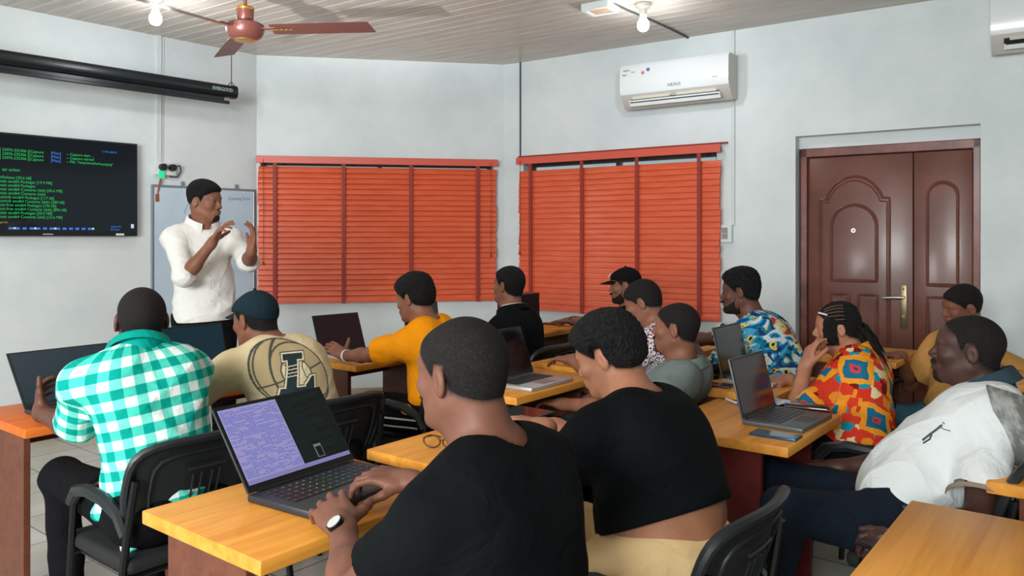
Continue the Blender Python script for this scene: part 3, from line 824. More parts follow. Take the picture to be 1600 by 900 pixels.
# ---------------------------------------------------------------- laptops
M_lapblack = mat('laptop_black', srgb(44, 48, 54), 0.4, metal=0.2)
M_lapsilver = mat('laptop_silver', srgb(186, 188, 190), 0.35, metal=0.5)
M_lapgrey = mat('laptop_grey', srgb(96, 98, 102), 0.4, metal=0.3)
M_key = mat('keycap', srgb(30, 31, 34), 0.5)
M_keyg = mat('keycap_grey', srgb(58, 60, 64), 0.5)
M_dispoff = mat('display_dark', srgb(9, 10, 14), 0.12, coat=0.2)
M_dispteal = mat('display_teal', srgb(8, 22, 30), 0.12, emit=srgb(14, 42, 54), estr=0.55)
M_dispred = mat('display_redbrown', srgb(20, 9, 12), 0.12, emit=srgb(34, 14, 18), estr=0.45)
M_bezel = mat('display_bezel', srgb(16, 17, 20), 0.35)
def laptop(c, yaw, label, w=0.34, d=0.235, tilt=20, body=None, lidm=None, disp=None, keym=None, keys=True, t=0.017, group='open laptops on the desks', rows=5, lid=True):
    """c = centre of the base on the desk, local +y towards the screen; tilt = degrees back from vertical"""
    body = body or M_lapblack; lidm = lidm or body; disp = disp or M_dispoff; keym = keym or M_key
    r = empty('laptop', (c[0], c[1], c[2] + 0.0008), yaw, label, 'laptop', group)
    mb = MB(); mb.box2((-w / 2, -d / 2, 0), (w / 2, d / 2, t), None, 0.004, 2)
    mb.build('base', body, r, smooth=True)
    if keys:
        cols = 14
        kw = (w - 0.05) / cols; kh = (d * 0.50) / rows
        mb = MB()
        for i in range(rows):
            for j in range(cols):
                if i == 0 and 3 < j < 10: continue
                x = -w / 2 + 0.025 + j * kw; y = -d / 2 + d * 0.40 + i * kh
                mb.box2((x + 0.0012, y + 0.0012, t), (x + kw - 0.0012, y + kh - 0.0012, t + 0.0018))
        x = -w / 2 + 0.025; y = -d / 2 + d * 0.40
        mb.box2((x + 4 * kw + 0.001, y + 0.001, t), (x + 10 * kw - 0.001, y + kh - 0.001, t + 0.0018))
        mb.build('keyboard', keym, r)
        mb = MB(); mb.box2((-w * 0.16, -d / 2 + 0.012, t - 0.0002), (w * 0.16, -d / 2 + d * 0.34, t + 0.0006)); mb.build('touchpad', M_keyg if body is not M_lapsilver else M_alu, r)
    mb = MB(); mb.cyl((-w / 2 + 0.03, d / 2 - 0.006, t), (w / 2 - 0.03, d / 2 - 0.006, t), 0.006, seg=10); mb.build('hinge', M_bezel, r, smooth=True)
    hgt = d * 0.99
    Mx = Matrix.Translation((0, d / 2 - 0.004, t + 0.002)) @ Matrix.Rotation(math.radians(-tilt), 4, 'X')
    mb = MB(); mb.box2((-w / 2, -0.001, 0.0), (w / 2, 0.006, hgt), None, 0.0025, 2)
    bmesh.ops.transform(mb.bm, matrix=Mx, verts=mb.bm.verts[:]); ld = mb.build('lid', lidm, r, smooth=True)
    mb = MB(); mb.box2((-w / 2 + 0.002, -0.0022, 0.002), (w / 2 - 0.002, -0.0008, hgt - 0.002)); bmesh.ops.transform(mb.bm, matrix=Mx, verts=mb.bm.verts[:]); mb.build('bezel', M_bezel, ld)
    mb = MB(); mb.box2((-w / 2 + 0.008, -0.003, 0.016), (w / 2 - 0.008, -0.0018, hgt - 0.009)); bmesh.ops.transform(mb.bm, matrix=Mx, verts=mb.bm.verts[:]); ds = mb.build('display', disp, ld)
    return r, ds, Mx, hgt
LR = ROWROT
# ---------------------------------------------------------------- implicit-surface modelling of people
QUAL = 1.0
def npv(v): return np.array([v[0], v[1], v[2]], dtype=np.float32)
class Model:
    """smooth union of round cones and ellipsoids, followed by cuts"""
    def __init__(s): s.pr = []; s.post = []
    def rc(s, a, b, ra, rb=None, k=0.02, neg=False):
        a = npv(a); b = npv(b); rb = ra if rb is None else rb
        c = (a + b) / 2; R = float(np.linalg.norm(b - a)) / 2 + max(ra, rb)
        s.pr.append(('c', a, b, float(ra), float(rb), k, neg, c, R)); return s
    def el(s, c, rad, rot=None, k=0.02, neg=False):
        c = npv(c); M = np.eye(3, dtype=np.float32) if rot is None else np.array([[rot[i][j] for j in range(3)] for i in range(3)], dtype=np.float32)
        s.pr.append(('e', c, M, np.array(rad, dtype=np.float32), 0, k, neg, c, float(max(rad)))); return s
    def cut(s, fn): s.post.append(fn); return s
    def raw(s, P, cull=True):
        n = len(P); d = np.full(n, 1e3, dtype=np.float32)
        for p in s.pr:
            k = p[5]; c = p[7]; R = p[8]
            q = P - c
            sd = np.sqrt((q * q).sum(1)) - R
            if p[6]: m = np.nonzero(sd < k - d + 0.0 * sd)[0] if False else np.nonzero(sd < k + np.maximum(-d, 0) + 0.02)[0]
            else: m = np.nonzero(sd < d + k)[0]
            if len(m) == 0: continue
            X = P[m]
            if p[0] == 'c':
                a, b = p[1], p[2]; ab = b - a; L2 = float(ab @ ab) + 1e-12
                t = np.clip(((X - a) @ ab) / L2, 0, 1)
                w = X - a - t[:, None] * ab
                e = np.sqrt((w * w).sum(1)) - (p[3] + (p[4] - p[3]) * t)
            else:
                w = (X - p[1]) @ p[2]; r = p[3]
                w0 = w / r; w1 = w0 / r
                k0 = np.sqrt((w0 * w0).sum(1)); k1 = np.sqrt((w1 * w1).sum(1)) + 1e-9
                e = np.where(k0 < 1e-6, -r.min(), k0 * (k0 - 1) / k1)
            dm = d[m]
            if p[6]:
                if k > 0:
                    h = np.clip(0.5 - 0.5 * (dm + e) / k, 0, 1)
                    d[m] = dm * (1 - h) - e * h + k * h * (1 - h)
                else: d[m] = np.maximum(dm, -e)
            else:
                if k > 0:
                    h = np.maximum(k - np.abs(dm - e), 0) / k
                    d[m] = np.minimum(dm, e) - h * h * k * 0.25
                else: d[m] = np.minimum(dm, e)
        return d
    def __call__(s, P):
        d = s.raw(P)
        for f in s.post: d = f(P, d)
        return d
    def bounds(s):
        lo = np.min([p[7] - p[8] for p in s.pr if not p[6]], 0); hi = np.max([p[7] + p[8] for p in s.pr if not p[6]], 0)
        return lo - 0.03, hi + 0.03
def extract(fn, lo, hi, h, project=2, thr_extra=0.012):
    B = 8
    nb = np.maximum(1, np.ceil((hi - lo) / (h * B)).astype(int))
    g = nb * B + 1
    bi = np.stack(np.meshgrid(*[np.arange(n) for n in nb], indexing='ij'), -1).reshape(-1, 3)
    cen = (lo + (bi * B + B / 2) * h).astype(np.float32)
    dB = fn(cen)
    keep = bi[np.abs(dB) < B * h * 0.9 + thr_extra]
    if len(keep) == 0: return np.zeros((0, 3)), np.zeros((0, 4), int)
    sy = g[2]; sx = g[1] * g[2]
    o9 = np.stack(np.meshgrid(*[np.arange(B + 1)] * 3, indexing='ij'), -1).reshape(-1, 3)
    l9 = o9[:, 0] * sx + o9[:, 1] * sy + o9[:, 2]
    base = (keep[:, 0] * sx + keep[:, 1] * sy + keep[:, 2]) * B
    mask = np.zeros(int(g[0] * g[1] * g[2]), dtype=bool)
    mask[(base[:, None] + l9[None]).ravel()] = True
    idx = np.nonzero(mask)[0]; del mask
    D = np.full(int(g[0] * g[1] * g[2]), 1.0, dtype=np.float32)
    for a in range(0, len(idx), 400000):
        q = idx[a:a + 400000]
        P = np.stack((q // sx, (q % sx) // sy, q % sy), -1).astype(np.float32) * h + lo.astype(np.float32)
        D[q] = fn(P)
    o8 = o9[(o9 < B).all(1)]; l8 = o8[:, 0] * sx + o8[:, 1] * sy + o8[:, 2]
    cells = (base[:, None] + l8[None]).ravel()
    offs = np.array([[i, j, k] for i in (0, 1) for j in (0, 1) for k in (0, 1)])
    lo8 = offs[:, 0] * sx + offs[:, 1] * sy + offs[:, 2]
    cnt = np.zeros(len(cells), dtype=np.int8)
    for o in lo8: cnt += (D[cells + o] < 0)
    cells = np.unique(cells[(cnt > 0) & (cnt < 8)])
    C = np.stack([D[cells + o] for o in lo8], 1)
    acc = np.zeros((len(cells), 3), dtype=np.float32); w = np.zeros(len(cells), dtype=np.float32)
    for i in range(8):
        for j in range(i + 1, 8):
            if np.abs(offs[i] - offs[j]).sum() != 1: continue
            a = C[:, i]; b = C[:, j]; m = (a < 0) != (b < 0)
            t = np.where(m, a / (a - b + 1e-12), 0)
            acc += np.where(m[:, None], offs[i] + t[:, None] * (offs[j] - offs[i]), 0); w += m
    ci = np.stack((cells // sx, (cells % sx) // sy, cells % sy), -1)
    V_ = (ci + acc / w[:, None]) * h + lo
    V_ = V_.astype(np.float32)
    cid = np.full(len(D), -1, dtype=np.int32); cid[cells] = np.arange(len(cells))
    Q = []
    for ax in range(3):
        st = (sx, sy, 1)[ax]; u_ = (sx, sy, 1)[(ax + 1) % 3]; v_ = (sx, sy, 1)[(ax + 2) % 3]
        a = D[cells]; b = D[cells + st]
        m = (a < 0) != (b < 0)
        c0 = cells[m]; fl = (a < 0)[m]
        ok = (c0 - u_ - v_) >= 0
        c0 = c0[ok]; fl = fl[ok]
        q = np.stack((cid[c0], cid[c0 - u_], cid[c0 - u_ - v_], cid[c0 - v_]), 1)
        good = (q >= 0).all(1); q = q[good]; fl = fl[good]
        q[~fl] = q[~fl][:, ::-1]
        Q.append(q)
    Q = np.concatenate(Q)
    e = h * 0.4
    T = np.array([[1, 1, 1], [1, -1, -1], [-1, 1, -1], [-1, -1, 1]], dtype=np.float32)
    for _ in range(project):
        G = np.zeros_like(V_); dc = np.zeros(len(V_), dtype=np.float32)
        for t in T:
            d = fn(V_ + t * e); G += d[:, None] * t; dc += d
        G /= 4 * e; dc /= 4
        g2 = (G * G).sum(1) + 1e-3
        st = G * (dc / g2)[:, None]
        ln = np.sqrt((st * st).sum(1)); st *= np.minimum(1, 0.6 * h / (ln + 1e-9))[:, None]
        V_ = V_ - st
    return V_, Q
def np_mesh(name, V_, Q, m, parent, org, uv=None):
    me = bpy.data.meshes.new(name)
    Vl = (V_ - npv(org)).astype(np.float32)
    me.vertices.add(len(Vl)); me.vertices.foreach_set('co', Vl.ravel())
    me.loops.add(Q.size); me.loops.foreach_set('vertex_index', Q.astype(np.int32).ravel())
    me.polygons.add(len(Q)); me.polygons.foreach_set('loop_start', np.arange(0, Q.size, 4, dtype=np.int32))
    me.polygons.foreach_set('loop_total', np.full(len(Q), 4, dtype=np.int32))
    me.update(calc_edges=True)
    me.polygons.foreach_set('use_smooth', np.ones(len(Q), dtype=bool))
    if uv is not None:
        l = me.uv_layers.new(name='cloth')
        l.data.foreach_set('uv', uv[Q.ravel()].astype(np.float32).ravel())
    me.materials.append(m)
    o = bpy.data.objects.new(name, me); COL.objects.link(o)
    if parent is not None: o.parent = parent
    return o

def nrm(v): return Vector(v).normalized()
def yawv(a): a = math.radians(a); return Vector((math.sin(a), math.cos(a), 0))
def plane(pt, n):
    """keeps the side opposite to n"""
    pt = npv(pt); n = npv(nrm(n))
    return lambda P, d: np.maximum(d, (P - pt) @ n)
def frame_from(fwd, up):
    up = nrm(up); r = nrm(Vector(fwd).cross(up)); f = up.cross(r)
    return Matrix((r, f, up)).transposed()      # columns right, forward, up
def ik(S, W, hint, l1=0.285, l2=0.255):
    S = Vector(S); W = Vector(W); d = W - S; L = min(d.length, (l1 + l2) * 0.995)
    if d.length > (l1 + l2) * 0.995:
        s = d.length / ((l1 + l2) * 0.995); l1 *= s; l2 *= s; L = d.length
    a = (l1 * l1 - l2 * l2 + L * L) / (2 * L); hh = math.sqrt(max(l1 * l1 - a * a, 0))
    n = d.normalized(); hnt = Vector(hint) - n * Vector(hint).dot(n); hnt.normalize()
    return S + n * a + hnt * hh

# ---- materials for people
def skin(name, c, rough=0.52):
    m = mat(name, c, rough, sub=0.05, spec=0.35)
    c1 = tuple(x * 0.86 for x in c[:3]) + (1,); c2 = tuple(min(1, x * 1.1) for x in c[:3]) + (1,)
    noise_mix(m, c1, c2, 14, 4)
    add_bump(m, 260, 0.12, 0.0012, 3)
    # stubble colour where the scalp hair thins out (a mark on the skin itself)
    at = nd(m, 'ShaderNodeAttribute', attribute_name='scalp'); tc = nd(m, 'ShaderNodeTexCoord')
    nz = nd(m, 'ShaderNodeTexNoise', i_Scale=420.0, i_Detail=1.0); lk(m, tc.outputs['Object'], nz.inputs['Vector'])
    mu = nd(m, 'ShaderNodeMath', operation='MULTIPLY_ADD'); mu.inputs[1].default_value = 0.9; mu.inputs[2].default_value = -0.45; lk(m, nz.outputs['Fac'], mu.inputs[0])
    ad = nd(m, 'ShaderNodeMath', operation='ADD'); ad.use_clamp = True; lk(m, mu.outputs[0], ad.inputs[0]); lk(m, at.outputs['Fac'], ad.inputs[1])
    m2 = nd(m, 'ShaderNodeMath', operation='MULTIPLY'); lk(m, ad.outputs[0], m2.inputs[0]); lk(m, at.outputs['Fac'], m2.inputs[1])
    src = bsdf(m).inputs['Base Color'].links[0].from_socket
    mx = nd(m, 'ShaderNodeMix', data_type='RGBA'); lk(m, m2.outputs[0], mx.inputs[0]); lk(m, src, mx.inputs[6]); mx.inputs[7].default_value = srgb(26, 21, 20)
    lk(m, mx.outputs[2], bsdf(m).inputs['Base Color'])
    return m
def hairmat(name, c, scale=260, strength=0.9, dist=0.006, rough=0.85):
    m = mat(name, c, rough, spec=0.25)
    c2 = tuple(min(1, x * 1.9 + 0.004) for x in c[:3]) + (1,)
    noise_mix(m, c, c2, scale * 0.45, 3, lo=0.42, hi=0.72)
    add_bump(m, scale, strength, dist, 2)
    return m
def cloth(name, c, rough=0.85, weave=900, var=0.9, sheen=0.0):
    m = mat(name, c, rough, spec=0.12, sheen=sheen)
    c1 = tuple(x * var for x in c[:3]) + (1,)
    noise_mix(m, c1, c, 6, 4)
    tc = nd(m, 'ShaderNodeTexCoord')
    n1 = nd(m, 'ShaderNodeTexNoise', i_Scale=11.0, i_Detail=3.0, i_Distortion=0.8)
    n2 = nd(m, 'ShaderNodeTexNoise', i_Scale=float(weave), i_Detail=1.0)
    b1 = nd(m, 'ShaderNodeBump', i_Strength=0.55, i_Distance=0.022); b2 = nd(m, 'ShaderNodeBump', i_Strength=0.15, i_Distance=0.0008)
    lk(m, tc.outputs['Object'], n1.inputs['Vector']); lk(m, tc.outputs['Object'], n2.inputs['Vector'])
    lk(m, n1.outputs['Fac'], b1.inputs['Height']); lk(m, n2.outputs['Fac'], b2.inputs['Height'])
    lk(m, b1.outputs['Normal'], b2.inputs['Normal']); lk(m, b2.outputs['Normal'], bsdf(m).inputs['Normal'])
    return m

class Fig:
    """a posed person: joints in world space -> body mesh with clothes and hair as parts"""
    def __init__(s, label, head, hyaw, hpitch, hroll, byaw, pelvis, skinm, name='person', sc=1.0, hs=1.0, sw=0.185, lean=None, neck=None, build=1.0, belly=0.0, h=0.0045, twist=0.0, neckr=0.055, bust=0.0, hunch=0.0):
        s.h = h / QUAL; s.sk = skinm; s.build = build; s.belly = belly; s.hs = hs; s.bust = bust; s.neckr = neckr
        s.H = Vector(head); s.P = Vector(pelvis)
        s.bf = yawv(byaw); s.br = Vector((s.bf.y, -s.bf.x, 0))
        hf = yawv(hyaw); hr = Vector((hf.y, -hf.x, 0)); up = Vector((0, 0, 1))
        Rm = Matrix.Rotation(math.radians(hpitch), 3, hr)          # positive pitch looks up
        hf = Rm @ hf; hu = Rm @ up
        Rr = Matrix.Rotation(math.radians(hroll), 3, hf)           # positive roll tilts to own right
        hr = Rr @ hr; hu = Rr @ hu
        s.Rh = Matrix((hr, hf, hu)).transposed()
        s.N = Vector(neck) if neck is not None else s.H + s.hd((0, -0.045, 0)) - s.H * 0 + Vector((0, 0, 0)) * 0 if False else (Vector(neck) if neck is not None else s.hp((0, -0.035, -0.10)) + Vector((0, 0, -0.085)) - s.bf * 0.02)
        s.up = nrm(s.N - s.P)
        s.C = s.P.lerp(s.N, 0.60) - s.bf * (0.02 + hunch)
        tr = Matrix.Rotation(math.radians(twist), 3, 'Z') @ s.br
        s.sr = tr
        b = sw
        s.SL = s.N - tr * b - Vector((0, 0, 0.078)) + s.bf * 0.01
        s.SR = s.N + tr * b - Vector((0, 0, 0.078)) + s.bf * 0.01
        s.root = empty(name, (s.P.x, s.P.y, 0), 0, label, 'person')
        s.hands = []; s.feet = []
        s.sides = {}
    def hd(s, v): return s.Rh @ (Vector(v) * s.hs)
    def hp(s, v): return s.H + s.hd(v)
    def arm(s, side, W, hint, fdir, palm, curls=None, spread=0.12, thumb=(0.7, 0.6, 0.25), tcurl=0.35, hand=True, l1=0.285, l2=0.255, hscale=1.0, shoulder=None, elbow=None):
        S = s.SL if side == 'L' else s.SR
        if shoulder is not None:
            S = Vector(shoulder)
            if side == 'L': s.SL = S
            else: s.SR = S
        W = Vector(W); E = ik(S, W, hint, l1, l2) if elbow is None else Vector(elbow)
        s.sides[side] = (S, E, W)
        if hand: s.hands.append((side, W, nrm(fdir), Vector(palm), curls or [(0.35, 0.5, 0.3)] * 4, spread, thumb, tcurl, hscale))
        return s
    def legs(s, kneeL=None, kneeR=None, ankL=None, ankR=None, out=0.07, flen=0.42, seat_z=None):
        up = Vector((0, 0, 1))
        for side, sg, kn, an in (('L', -1, kneeL, ankL), ('R', 1, kneeR, ankR)):
            hip = s.P + s.br * (0.09 * sg) + Vector((0, 0, -0.02))
            kn = Vector(kn) if kn is not None else Vector((0, 0, 0)) + hip + s.bf * flen + s.br * (out * sg) + Vector((0, 0, 0.0))
            if an is None: an = Vector((kn.x, kn.y, 0.09)) + s.bf * 0.04
            s.feet.append((side, hip, kn, Vector(an)))
        return s
    def torso(s, M, inf, hips=True, armr=None):
        """torso shapes, inflated by inf"""
        b = s.build
        mid = s.P.lerp(s.C, 0.5)
        F1 = frame_from(s.bf, s.up); F2 = frame_from(s.bf, nrm(s.N - s.C))
        M.el(s.C + s.bf * 0.005, ((0.150 + inf) * b, 0.112 * b + inf, 0.20 + inf), F2, k=0.0)
        M.el(mid + s.bf * (0.01 + s.belly * 0.5), ((0.138 + s.belly * 0.5) * b + inf, 0.108 * b + s.belly + inf, 0.17 + inf), F1, k=0.07)
        if hips: M.el(s.P + s.up * 0.02, (0.165 * b + inf, 0.125 * b + inf, 0.12 + inf), F1, k=0.07)
        M.rc(s.SL.lerp(s.SR, 0.10), s.SR.lerp(s.SL, 0.10), 0.050 + inf * 0.8, k=0.07)
        up = nrm(s.N - s.C)
        for S in (s.SL, s.SR):
            M.rc(s.N - Vector((0, 0, 0.022)) - s.bf * 0.012, S, 0.040 + inf * 0.6, 0.044 + inf, k=0.05)
        # shoulder blades fill the back
        for sg in (-1, 1):
            M.el(s.C + s.sr * (0.075 * sg) + up * 0.10 - s.bf * 0.035, (0.085 + inf, 0.07 + inf, 0.11 + inf), F2, k=0.06)
        if s.bust:
            for sg in (-1, 1): M.el(s.C + s.sr * (0.075 * sg) + s.bf * (0.09) - up * 0.01, (0.075 + inf, s.bust + inf, 0.075 + inf), F2, k=0.05)
    def head_model(s, M, k0=0.03):
        q = s.hs
        e = lambda c, r, k=0.02, neg=False: M.el(s.hp(c), [x * q for x in r], s.Rh, k=k, neg=neg)
        c = lambda a, b, ra, rb, k=0.02, neg=False: M.rc(s.hp(a), s.hp(b), ra * q, rb * q, k=k, neg=neg)
        e((0, -0.014, 0.030), (0.0755, 0.092, 0.086), 0.0)
        e((0, 0.030, -0.030), (0.060, 0.062, 0.078), 0.03)
        e((0, 0.045, 0.038), (0.058, 0.046, 0.045), 0.03)
        for sg in (-1, 1):
            c((0.052 * sg, -0.008, -0.052), (0.022 * sg, 0.066, -0.094), 0.016, 0.014, 0.03)
            e((0.040 * sg, 0.062, -0.022), (0.022, 0.022, 0.020), 0.02)
        e((0, 0.074, -0.097), (0.022, 0.018, 0.017), 0.02)
        c((-0.034, 0.080, 0.020), (0.034, 0.080, 0.020), 0.0095, 0.0095, 0.018)
        for sg in (-1, 1):
            e((0.032 * sg, 0.097, 0.002), (0.019, 0.014, 0.011), 0.010, True)
            M.rc(s.hp((0.031 * sg, 0.0775, 0.002)), s.hp((0.033 * sg, 0.0775, 0.002)), 0.0135 * q, 0.0135 * q, k=0.003)
            M.el(s.hp((0.032 * sg, 0.094, 0.0005)), [x * q for x in (0.0125, 0.0085, 0.0035)], s.Rh, k=0.001, neg=True)
        c((0, 0.086, 0.012), (0, 0.107, -0.026), 0.0075, 0.0115, 0.012)
        for sg in (-1, 1): e((0.0135 * sg, 0.099, -0.032), (0.0105, 0.011, 0.0085), 0.006)
        e((0, 0.083, -0.062), (0.030, 0.016, 0.020), 0.015)
        e((0, 0.0975, -0.0565), (0.024, 0.0095, 0.0072), 0.004)
        e((0, 0.0955, -0.0705), (0.021, 0.0100, 0.0080), 0.004)
        for sg in (-1, 1):
            Mx = s.Rh @ Matrix.Rotation(math.radians(14 * sg), 3, 'Z') @ Matrix.Rotation(math.radians(-8), 3, 'X')
            M.el(s.hp((0.0795 * sg, -0.012, -0.004)), [x * q for x in (0.0085, 0.0195, 0.0315)], Mx, k=0.008)
            M.el(s.hp((0.0905 * sg, -0.008, -0.006)), [x * q for x in (0.0075, 0.0105, 0.0185)], Mx, k=0.003, neg=True)
        M.rc(s.hp((0, -0.030, -0.045)), s.N, s.neckr * 0.98, s.neckr * 1.08, k=0.028)
        M.rc(s.hp((0, 0.02, -0.085)), s.N + s.bf * 0.03, s.neckr * 0.62, s.neckr * 0.7, k=0.04)
    def hand_model(s, M, H):
        side, W, X, Np, curls, spread, thumb, tcurl, hsc = H
        Np = Vector(Np); Np = (Np - X * Np.dot(X)).normalized()
        T = Np.cross(X) if side == 'L' else X.cross(Np)
        q = hsc
        Rm = Matrix((T, X, Np)).transposed()
        M.rc(W - X * 0.01, W + X * 0.022, 0.0255 * q, 0.023 * q, k=0.02)
        M.el(W + X * 0.052 * q, (0.039 * q, 0.050 * q, 0.0150 * q), Rm, k=0.02)
        M.el(W + X * 0.035 * q + T * 0.022 * q + Np * 0.006, (0.017 * q, 0.028 * q, 0.015 * q), Rm, k=0.012)
        lens = (0.072, 0.081, 0.075, 0.058); rs = (0.0088, 0.0090, 0.0085, 0.0075)
        for i in range(4):
            tx = (0.029 - 0.0193 * i) * q
            b = W + X * (0.089 - 0.003 * abs(i - 1) - 0.004 * (i == 3)) * q + T * tx
            sp = (1.4 - i) * spread
            d = nrm(X * math.cos(sp) + T * math.sin(sp))
            ax = nrm(Np.cross(d)) * -1.0
            M.rc(W + X * 0.045 * q + T * tx * 0.7, b, 0.011 * q, rs[i] * 1.08 * q, k=0.008)
            cur = 0.0; p = b
            for j, fr in enumerate((0.46, 0.30, 0.24)):
                cur += curls[i][j]
                dd = d * math.cos(cur) + Np * math.sin(cur)
                p2 = p + dd * lens[i] * fr * q
                M.rc(p, p2, rs[i] * (1 - 0.08 * j) * q, rs[i] * (1 - 0.08 * (j + 1)) * q, k=0.0035)
                p = p2
        t0 = W + X * 0.022 * q + T * 0.024 * q + Np * 0.006
        dv = nrm(T * thumb[0] + X * thumb[1] + Np * thumb[2])
        p = t0; cur = 0
        for j, (L, r) in enumerate(((0.040, 0.0125), (0.031, 0.0105), (0.025, 0.0095))):
            dd = nrm(dv * math.cos(cur) + (X * 0.75 + Np * 0.45 - T * 0.25) * math.sin(cur))
            p2 = p + dd * L * q
            M.rc(p, p2, r * q, (r - 0.0012) * q, k=0.006)
            p = p2; cur += tcurl
    def body(s, legs_in_body=True):
        M = Model(); s.head_model(M)
        s.torso(M, -0.004)
        for sd, (S, E, W) in s.sides.items():
            bw = 0.5 + 0.5 * s.build
            M.rc(S, S.lerp(E, 0.35), 0.052 * bw, 0.050 * bw, k=0.04)
            M.rc(S.lerp(E, 0.3), E, 0.049 * bw, 0.037 * bw, k=0.02)
            M.rc(E, E.lerp(W, 0.35), 0.037 * bw, 0.040 * bw, k=0.02); M.rc(E.lerp(W, 0.3), W, 0.040 * bw, 0.0255, k=0.02)
        for Hn in s.hands: s.hand_model(M, Hn)
        for sd, hip, kn, an in s.feet:
            M.rc(hip, kn, 0.072, 0.050, k=0.04); M.rc(kn, an, 0.048, 0.034, k=0.02)
        V_, Q = extract(M, *M.bounds(), s.h)
        s.bodyM = M; s.bodyV = V_
        s.body_o = np_mesh('body', V_, Q, s.sk, s.root, s.root.location)
        return s.body_o
    # ---------------------------------------------------------- hair
    def hair(s, m, t=0.004, taper=0.03, front=0.062, temple=0.030, ear=0.036, nape=-0.052, flat=0.0, rough=0.0, name='hair', box=None, side_t=None, fade=0.016):
        q = s.hs
        ys = np.array([-0.14, -0.085, -0.044, -0.027, -0.020, 0.008, 0.016, 0.024, 0.040, 0.062, 0.078, 0.12]) * 1.0
        zs = np.array([nape, nape, nape + 0.012, -0.020, ear - 0.006, ear - 0.004, 0.004, 0.010, temple, front - 0.012, front, front + 0.02])
        Rn = np.array(s.Rh, dtype=np.float32); Hn = npv(s.H)
        HM = Model(); HM.el(s.hp((0, -0.014, 0.030)), [x * q for x in (0.0755, 0.092, 0.086)], s.Rh, k=0.0)
        HM.el(s.hp((0, 0.045, 0.038)), [x * q for x in (0.058, 0.046, 0.045)], s.Rh, k=0.03)
        HM.el(s.hp((0, 0.030, -0.030)), [x * q for x in (0.060, 0.062, 0.078)], s.Rh, k=0.03)
        HM.rc(s.hp((0, -0.030, -0.045)), s.N, s.neckr * 0.98, s.neckr * 1.08, k=0.028)
        def fn(P):
            d = HM.raw(P)
            L = ((P - Hn) @ Rn) / q
            zl = np.interp(L[:, 1], ys, zs)
            w = np.clip((L[:, 2] - zl) / taper, -0.25, 1.0)
            top = np.clip((L[:, 2] - 0.06) / 0.06, 0, 1)
            tt = t + flat * top
            if side_t is not None:
                sm = np.clip((L[:, 2] - 0.02) / 0.05, 0, 1); tt = side_t + (tt - side_t) * sm
            off = np.where(w > 0, 0.0012 + tt * np.sin(np.clip(w, 0, 1) * math.pi / 2), w * 0.012)
            if rough:
                off = off + np.clip(w, 0, 1) * rough * (np.sin(L[:, 0] * 310 + 2 * np.sin(L[:, 1] * 190)) * np.sin(L[:, 1] * 290 + L[:, 2] * 120) + np.sin(L[:, 2] * 330 + L[:, 0] * 150))
            d = d - off
            return np.maximum(d, -0.010 - (L[:, 2] - zl) + 0.0)
        r = 0.14 * q + t + flat
        c = npv(s.hp((0, -0.01, 0.01)))
        V_, Q = extract(fn, c - r, c + r, s.h * 0.85)
        Lb = ((s.bodyV - Hn) @ Rn) / q
        zl = np.interp(Lb[:, 1], ys, zs)
        val = np.clip((Lb[:, 2] - zl + fade) / fade, 0, 1) * (np.abs(Lb).max(1) < 0.14) * (Lb[:, 2] > -0.09)
        val = val * (np.abs(Lb[:, 0]) < 0.0795)
        at = s.body_o.data.attributes.new('scalp', 'FLOAT', 'POINT'); at.data.foreach_set('value', val.astype(np.float32))
        return np_mesh(name, V_, Q, m, s.root, s.root.location)
    def beard(s, m, t=0.003, full=False, name='beard', mous=True):
        q = s.hs; Rn = np.array(s.Rh, dtype=np.float32); Hn = npv(s.H)
        HM = Model(); s.head_model(HM)
        def fn(P):
            d = HM.raw(P); L = ((P - Hn) @ Rn) / q
            x, y, z = np.abs(L[:, 0]), L[:, 1], L[:, 2]
            w = np.clip((0.030 - np.sqrt(x ** 2 * 0.8 + (y - 0.088) ** 2 + ((z + 0.104) * 1.05) ** 2)) / 0.012, -1, 1)
            if mous: w = np.maximum(w, np.minimum(np.clip((0.0065 - np.abs(z + 0.0475 + x * 0.2)) / 0.004, -1, 1), np.minimum(np.clip((y - 0.085) / 0.01, -1, 1), np.clip((0.028 - x) / 0.008, -1, 1))))
            if full:
                lim = np.interp(y, [-0.01, 0.01, 0.03, 0.06, 0.085, 0.11], [0.0, -0.010, -0.048, -0.066, -0.080, -0.082])
                w = np.maximum(w, np.minimum(np.clip((lim - z) / 0.010, -1, 1), np.clip((y - 0.002) / 0.010, -1, 1)))
            w = np.minimum(w, np.clip((z + 0.125) / 0.01, -1, 1))
            return d - np.where(w > 0, 0.0008 + t * w, w * 0.006 - 0.001)
        c = npv(s.hp((0, 0.045, -0.07))); r = 0.075 * q
        def fn2(P):
            d = fn(P); L = ((P - Hn) @ Rn) / q
            return np.maximum(d, np.maximum(-0.105 - L[:, 2] - 0.03, L[:, 2] + (-0.0 if full else 0.03)))
        def fn3(P):
            return np.maximum(fn2(P), -(HM.raw(P) + 0.004))
        V_, Q = extract(fn3, c - r, c + r, s.h * 0.8)
        return np_mesh(name, V_, Q, m, s.root, s.root.location) if len(Q) else None
